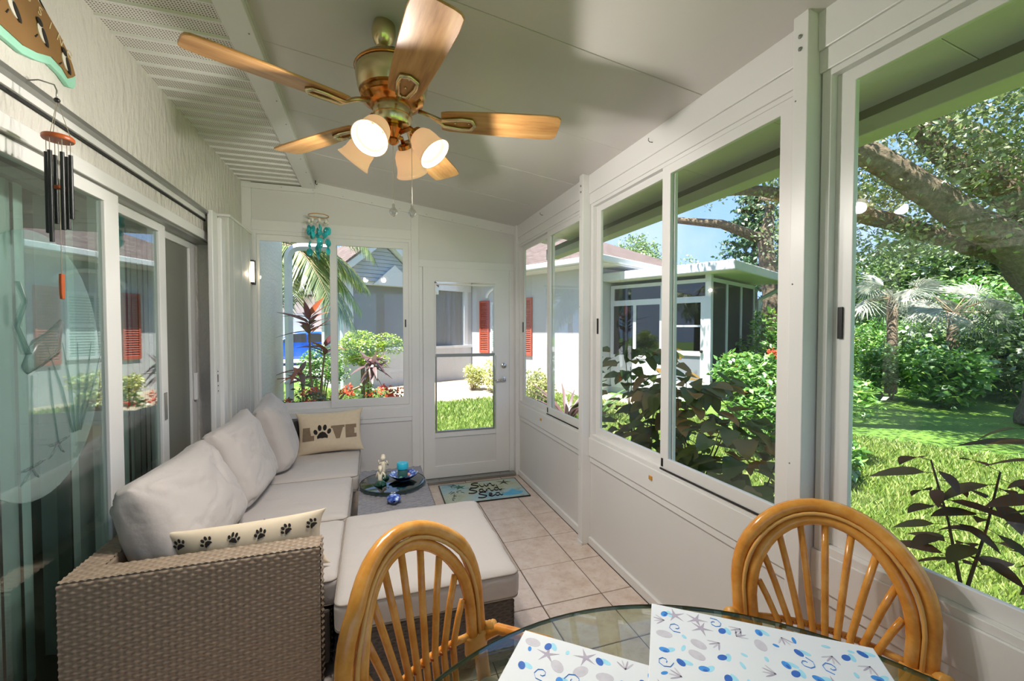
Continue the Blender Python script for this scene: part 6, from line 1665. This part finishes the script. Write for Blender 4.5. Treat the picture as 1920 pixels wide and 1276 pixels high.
for k, (az, el, Ln, sag) in enumerate(((-20, 38, 1.9, 0.95), (-35, 2, 1.5, 0.7), (-5, -8, 1.4, 0.6), (-60, -5, 1.3, 0.6), (15, 10, 1.6, 0.75), (5, 25, 1.7, 0.8), (-45, 20, 1.6, 0.9), (-70, 15, 1.5, 0.85), (30, 35, 1.8, 0.9), (70, 40, 1.7, 0.8), (110, 35, 1.7, 0.9), (160, 30, 1.6, 0.9), (-10, 5, 1.5, 0.75))):
    frond(pm, (0, 0, 2.9 - 0.03 * k), R(az), R(el), Ln, sag, seed=k)

# ------------------------------------------------------------------ live oak over the lawn
oak = thing('live_oak', 'great live oak with rough leaning limbs over the lawn', 'tree', (10.4, 3.6, GZ))
def W(*p): return Vector(p) - Vector((10.4, 3.6, GZ))
def limb(pts, rr, par, name='limb'):
    P = [W(*p) for p in pts]; out = []; ro = []
    for i in range(len(P) - 1):
        p0, p1, p2, p3 = P[max(0, i - 1)], P[i], P[i + 1], P[min(len(P) - 1, i + 2)]
        for q in range(5):
            t = q / 5; v = 0.5 * ((2 * p1) + (-p0 + p2) * t + (2 * p0 - 5 * p1 + 4 * p2 - p3) * t * t + (-p0 + 3 * p1 - 3 * p2 + p3) * t ** 3)
            out.append(v + Vector((noise.noise(v * 1.3), noise.noise(v * 1.3 + Vector((5, 0, 0))), noise.noise(v * 1.3 + Vector((0, 7, 0))))) * 0.06); ro.append((rr[i] * (1 - t) + rr[i + 1] * t) * (1 + 0.10 * noise.noise(v * 2.5)))
    out.append(P[-1]); ro.append(rr[-1])
    fine, fr = [], []
    for i in range(len(out) - 1):
        for q in range(3): fine.append(out[i].lerp(out[i + 1], q / 3)); fr.append(ro[i] + (ro[i + 1] - ro[i]) * q / 3)
    fine.append(out[-1]); fr.append(ro[-1]); nn = 36
    m = MB().tube(fine, fr, nn)
    for i, c in enumerate(fine):                       # bark ridges running along the limb
        for j in range(nn):
            a = 2 * PI * j / nn; q = Vector(m.v[i * nn + j])
            h = noise.noise(Vector((math.cos(a) * 5, math.sin(a) * 5, i * 0.16))) + 0.6 * noise.noise(Vector((math.cos(a) * 11, math.sin(a) * 11, i * 0.42 + 9)))
            m.v[i * nn + j] = tuple(c + (q - c) * (1 + 0.13 * h))
    return m.build(name, 'bark', par, smooth=True)
limb([(10.4, 3.6, GZ), (10.5, 3.6, 1.0), (10.2, 3.6, 1.9), (9.9, 3.6, 2.5)], [0.55, 0.45, 0.42, 0.3], oak, 'trunk')
limb([(10.2, 3.6, 1.7), (8.7, 3.45, 2.42), (7.24, 3.72, 3.23), (6.14, 4.08, 3.90), (5.2, 4.6, 4.5), (4.5, 5.2, 4.7)], [0.34, 0.215, 0.18, 0.145, 0.10, 0.05], oak)
limb([(10.0, 3.7, 1.9), (9.2, 3.85, 2.5), (8.0, 4.3, 2.95), (6.9, 4.8, 3.35), (6.0, 5.6, 3.75), (5.4, 6.4, 3.8)], [0.26, 0.15, 0.12, 0.11, 0.08, 0.04], oak)
limb([(10.2, 3.6, 2.2), (9.6, 3.7, 3.1), (8.6, 4.1, 3.9), (7.8, 4.6, 4.9), (7.0, 5.2, 5.6)], [0.30, 0.20, 0.17, 0.12, 0.06], oak)
limb([(9.9, 3.6, 2.4), (10.4, 4.2, 4.0), (10.2, 5.2, 5.4), (9.6, 6.6, 6.2)], [0.28, 0.2, 0.14, 0.06], oak)
limb([(8.0, 4.3, 3.0), (7.6, 5.6, 3.6), (7.8, 7.0, 4.2)], [0.08, 0.07, 0.03], oak)
def canopy(parent, origin, uv, nclus, per, size, material, dmin, dmax, seed, sig=0.34):
    rg = np.random.default_rng(seed); C = []
    for _ in range(nclus):
        th = rg.uniform(uv[0], uv[1]); d = rg.uniform(dmin, dmax); z = rg.uniform(uv[2], uv[3])
        C.append((d * math.sin(th), d * math.cos(th), z))
    C = np.array(C); idx = rg.integers(0, nclus, nclus * per)
    P = C[idx] + rg.normal(size=(len(idx), 3)) * sig * np.array([1, 1, 0.6]) - np.array(origin)
    scatter('foliage', material, parent, P, rand_frames(len(P), 0.3, rg), rg.uniform(0.6, 1.3, len(P)) * size, *LEAF4)
oo = (10.4, 3.6, GZ)
canopy(oak, oo, (R(49), R(84), 3.7, 7.2), 175, 190, 0.088, 'oak_leaf', 6.3, 11.5, 41)
canopy(oak, oo, (R(50), R(82), 2.7, 4.2), 64, 170, 0.085, 'oak_leaf', 8.0, 12.0, 42, 0.3)
canopy(oak, oo, (R(41), R(52), 4.0, 6.0), 46, 150, 0.085, 'oak_leaf', 6.5, 9.0, 43, 0.26)

def blob_tree(name, label, base, r_, z0, z1, n, size, material, trunk=0.12, group='trees beyond the lawn', seed=0, clump=30):
    t = bush(name, label, 'tree', base, r_, r_, z0, z1, n, size, material, stems=0, group=group, clump=clump, seed=seed)
    MB().tube([(0, 0, 0), (0.1, 0, z0 + 0.2), (0, 0, (z0 + z1) / 2)], [trunk, trunk * 0.8, trunk * 0.4], 8).build('trunk', 'bark', t, smooth=True)
    return t
# second oak behind the neighbour lanai
o2 = thing('live_oak', 'smaller oak behind the neighbour lanai roof', 'tree', (11.6, 10.0, GZ))
MB().tube([(0, 0, 0), (0.1, 0, 2.5), (-0.1, 0.1, 4.2), (0.2, 0.2, 5.4)], [0.32, 0.26, 0.22, 0.12], 12).build('trunk', 'bark', o2, smooth=True)
MB().tube([(-0.1, 0.1, 4.3), (-1.0, 0.9, 4.9), (-2.2, 1.6, 5.1), (-3.2, 2.2, 5.4)], [0.17, 0.14, 0.10, 0.05], 10).build('limb', 'bark', o2, smooth=True)
canopy(o2, (11.6, 10.0, GZ), (R(39.5), R(56), 5.3, 8.2), 70, 130, 0.13, 'oak_leaf', 11.5, 15.5, 44, 0.42)

# norfolk pine, trees over the roofs
npn = thing('norfolk_pine', 'layered dark norfolk pine behind the neighbour lanai', 'tree', (14.6, 13.3, GZ))
MB().tube([(0, 0, 0), (0, 0, 7.2)], [0.18, 0.04], 8).build('trunk', 'bark', npn, smooth=True)
rgp = np.random.default_rng(8); Pp = []; Rp = []
for lv in range(11):
    z = 2.2 + lv * 0.45; Lb = 2.2 * (1 - lv / 13)
    for k in range(6):
        a = k * PI / 3 + lv * 0.4
        MB().tube([(0, 0, z), (Lb * math.cos(a), Lb * math.sin(a), z + 0.18 * Lb)], [0.03, 0.01], 5).build('branch', 'stem_tan', npn)
        q = rgp.uniform(0.15, 1, 90)
        Pp.append(np.stack([q * Lb * math.cos(a), q * Lb * math.sin(a), z + 0.18 * Lb * q], 1) + rgp.normal(size=(90, 3)) * np.array([0.09, 0.09, 0.05]))
Pp = np.concatenate(Pp); scatter('needles', 'pine_leaf', npn, Pp, rand_frames(len(Pp), 0.2, rgp), rgp.uniform(0.12, 0.24, len(Pp)), *LEAF4)
for k, (u, d, zt, r_, lab) in enumerate(((1198, 30, 8.2, 1.9, 'round light green tree above the neighbour roof'), (1305, 32, 6.9, 1.5, 'small loose tree right of the window mullion above the roof'), (1355, 34, 6.4, 1.5, 'pale palm-like tree beside the norfolk pine'))):
    a = (u - 960) / 803; x, y_ = d * (0.3133 + 0.9497 * a), d * (0.9497 - 0.3133 * a)
    blob_tree('roadside_tree', lab, (x, y_, GZ), r_, zt - 3.4, zt, 2600, 0.22, 'far_leaf', 0.15, seed=50 + k)

# fan palms and the planted border at the end of the lawn
def fan_leaf(rad, n=26, spread=150):
    m = MB()
    for k in range(n):
        a = R(-spread + 2 * spread * (k + 0.5) / n); w = R(spread / n * 0.5)
        z = lambda r: -0.25 * rad * (r / rad) ** 2
        m.add([(0, 0, 0), (0.55 * rad * math.cos(a - w), 0.55 * rad * math.sin(a - w), z(0.55 * rad) + 0.01), (rad * math.cos(a), rad * math.sin(a), z(rad) - 0.05 * (k % 3)), (0.55 * rad * math.cos(a + w), 0.55 * rad * math.sin(a + w), z(0.55 * rad) - 0.01)], [(0, 1, 2, 3)])
    return m.mesh('fan_leaf')
_fl = fan_leaf(0.58, 32)
def fan_palm(label, base, h, n, seed):
    t = thing('fan_palm', label, 'palm', base, 0, 'fan palms at the lawn end'); rg = random.Random(seed)
    MB().tube([(0, 0, 0), (0.02, 0, h * 0.5), (0, 0, h)], [0.13, 0.11, 0.10], 10).build('trunk', 'bark', t, smooth=True)
    for i in range(n):
        a = i * 2.4; e_ = rg.uniform(-0.5, 0.9); d = Vector((math.cos(a), math.sin(a), e_)).normalized(); q = Vector((0, 0, h)) + d * 0.55
        s = MB().tube([(0, 0, h), q], 0.012, 5).build('leaf_stalk', 'stem_tan', t)
        o = share('leaf_blade', _fl, 'fan_leaf', t, leaf_frame(q, (d.x, d.y, d.z - 0.6), rg.uniform(-1.0, 1.0)) @ Matrix.Scale(rg.uniform(0.85, 1.15), 4))
    return t
def pol(u, d): a = (u - 960) / 803; return d * (0.3133 + 0.9497 * a), d * (0.9497 - 0.3133 * a)
fan_palm('silvery fan palm left at the end of the lawn', (*pol(1672, 10.6), GZ), 2.35, 12, 1)
fan_palm('silvery fan palm right of the other with drooping dry leaves', (*pol(1786, 9.4), GZ), 1.95, 12, 2)
BORD = 'border shrubs at the end of the lawn'
for k, (u, d, r_, z1, n, sz, mt_, lab) in enumerate((
        (1590, 15.0, 0.7, 1.3, 1500, 0.13, 'hedge_leaf', 'yellowish border shrub beside the window post'),
        (1655, 13.6, 1.0, 2.1, 3000, 0.12, 'green_leaf', 'light green border shrub under the left fan palm'),
        (1700, 12.6, 0.9, 1.7, 2400, 0.13, 'green_leaf', 'rounded green border shrub between the fan palms'),
        (1745, 11.6, 0.8, 1.8, 2200, 0.16, 'dark_leaf', 'dark shrub under the right fan palm'),
        (1800, 10.6, 1.0, 1.5, 2400, 0.20, 'green_leaf', 'broad-leaved glossy shrub below the right fan palm'),
        (1668, 9.6, 0.6, 1.25, 1500, 0.12, 'green_leaf', 'low green shrub in front of the left fan palm trunk'),
        (1782, 8.5, 0.6, 1.30, 1400, 0.17, 'green_leaf', 'glossy shrub in front of the right fan palm trunk'),
        (1870, 10.0, 1.4, 2.4, 4200, 0.14, 'dark_leaf', 'dark tall border shrub near the oak trunk'),
        (1940, 8.8, 1.3, 2.2, 3600, 0.14, 'dark_leaf', 'dark shrub at the right picture edge'),
        (1830, 12.6, 1.6, 3.2, 4200, 0.14, 'green_leaf', 'tall green ferny shrub behind the right fan palm'),
        (1470, 9.6, 1.0, 1.9, 2600, 0.13, 'green_leaf', 'bright green shrub beyond the neighbour lanai corner'),
        (1455, 13.5, 1.3, 2.6, 3000, 0.14, 'hedge_leaf', 'yellow-green shrub behind the neighbour lanai'))):
    x, y_ = pol(u, d)
    bush('border_shrub', lab, 'shrub', (x, y_, GZ), r_, r_, 0.05, z1, n, sz, mt_, stems=3, group=BORD, clump=24, seed=60 + k)
for k, (u, d, r_, z1, lab) in enumerate(((1530, 24, 2.2, 6.5, 'leafy background tree hidden behind the window posts'), (1640, 21.5, 2.1, 5.4, 'background tree behind the left fan palm'), (1730, 18, 2.0, 6.0, 'background tree between the fan palms'), (1830, 15.6, 1.9, 6.2, 'background tree behind the right border'), (1940, 14, 1.9, 6.4, 'background tree at the right picture edge'), (2080, 13, 2.0, 6.4, 'background tree behind the oak trunk'))):
    x, y_ = pol(u, d)
    blob_tree('background_tree', lab, (x, y_, GZ), r_, 0.8, z1, 5200, 0.24, 'dark_leaf', 0.2, seed=80 + k, clump=46)
fw = struct('garden_wall', 'pinkish neighbouring wall at the far end of the lawn', 'wall')
x, y_ = pol(1610, 27)
MB().box(-3, 3, -0.1, 0.1, GZ, 1.6, Matrix.Translation((x, y_, 0)) @ Matrix.Rotation(R(-45), 4, 'Z')).build('wall_face', 'pink_wall', fw)
for k, (x, y_, r_, z1, lab) in enumerate(((-9, 24, 2.5, 6.5, 'street tree left of the far house'), (8.5, 40, 2.6, 8.0, 'street tree right behind the far house'))):
    blob_tree('street_tree', lab, (x, y_, GZ), r_, 1.6, z1, 3500, 0.26, 'far_leaf', 0.2, group='street trees', seed=95 + k, clump=36)
for k, (x, y_, r_, z1, lab) in enumerate(((15.5, 1.6, 2.2, 5.6, 'background tree beyond the oak on the right'), (16.5, -2.6, 2.3, 6.2, 'background tree far right of the lawn'), (15.0, -7.0, 2.3, 5.8, 'background tree at the lawn end behind the viewer'))):
    blob_tree('background_tree', lab, (x, y_, GZ), r_, 0.5, z1, 4200, 0.24, 'dark_leaf', 0.2, seed=110 + k, clump=40)
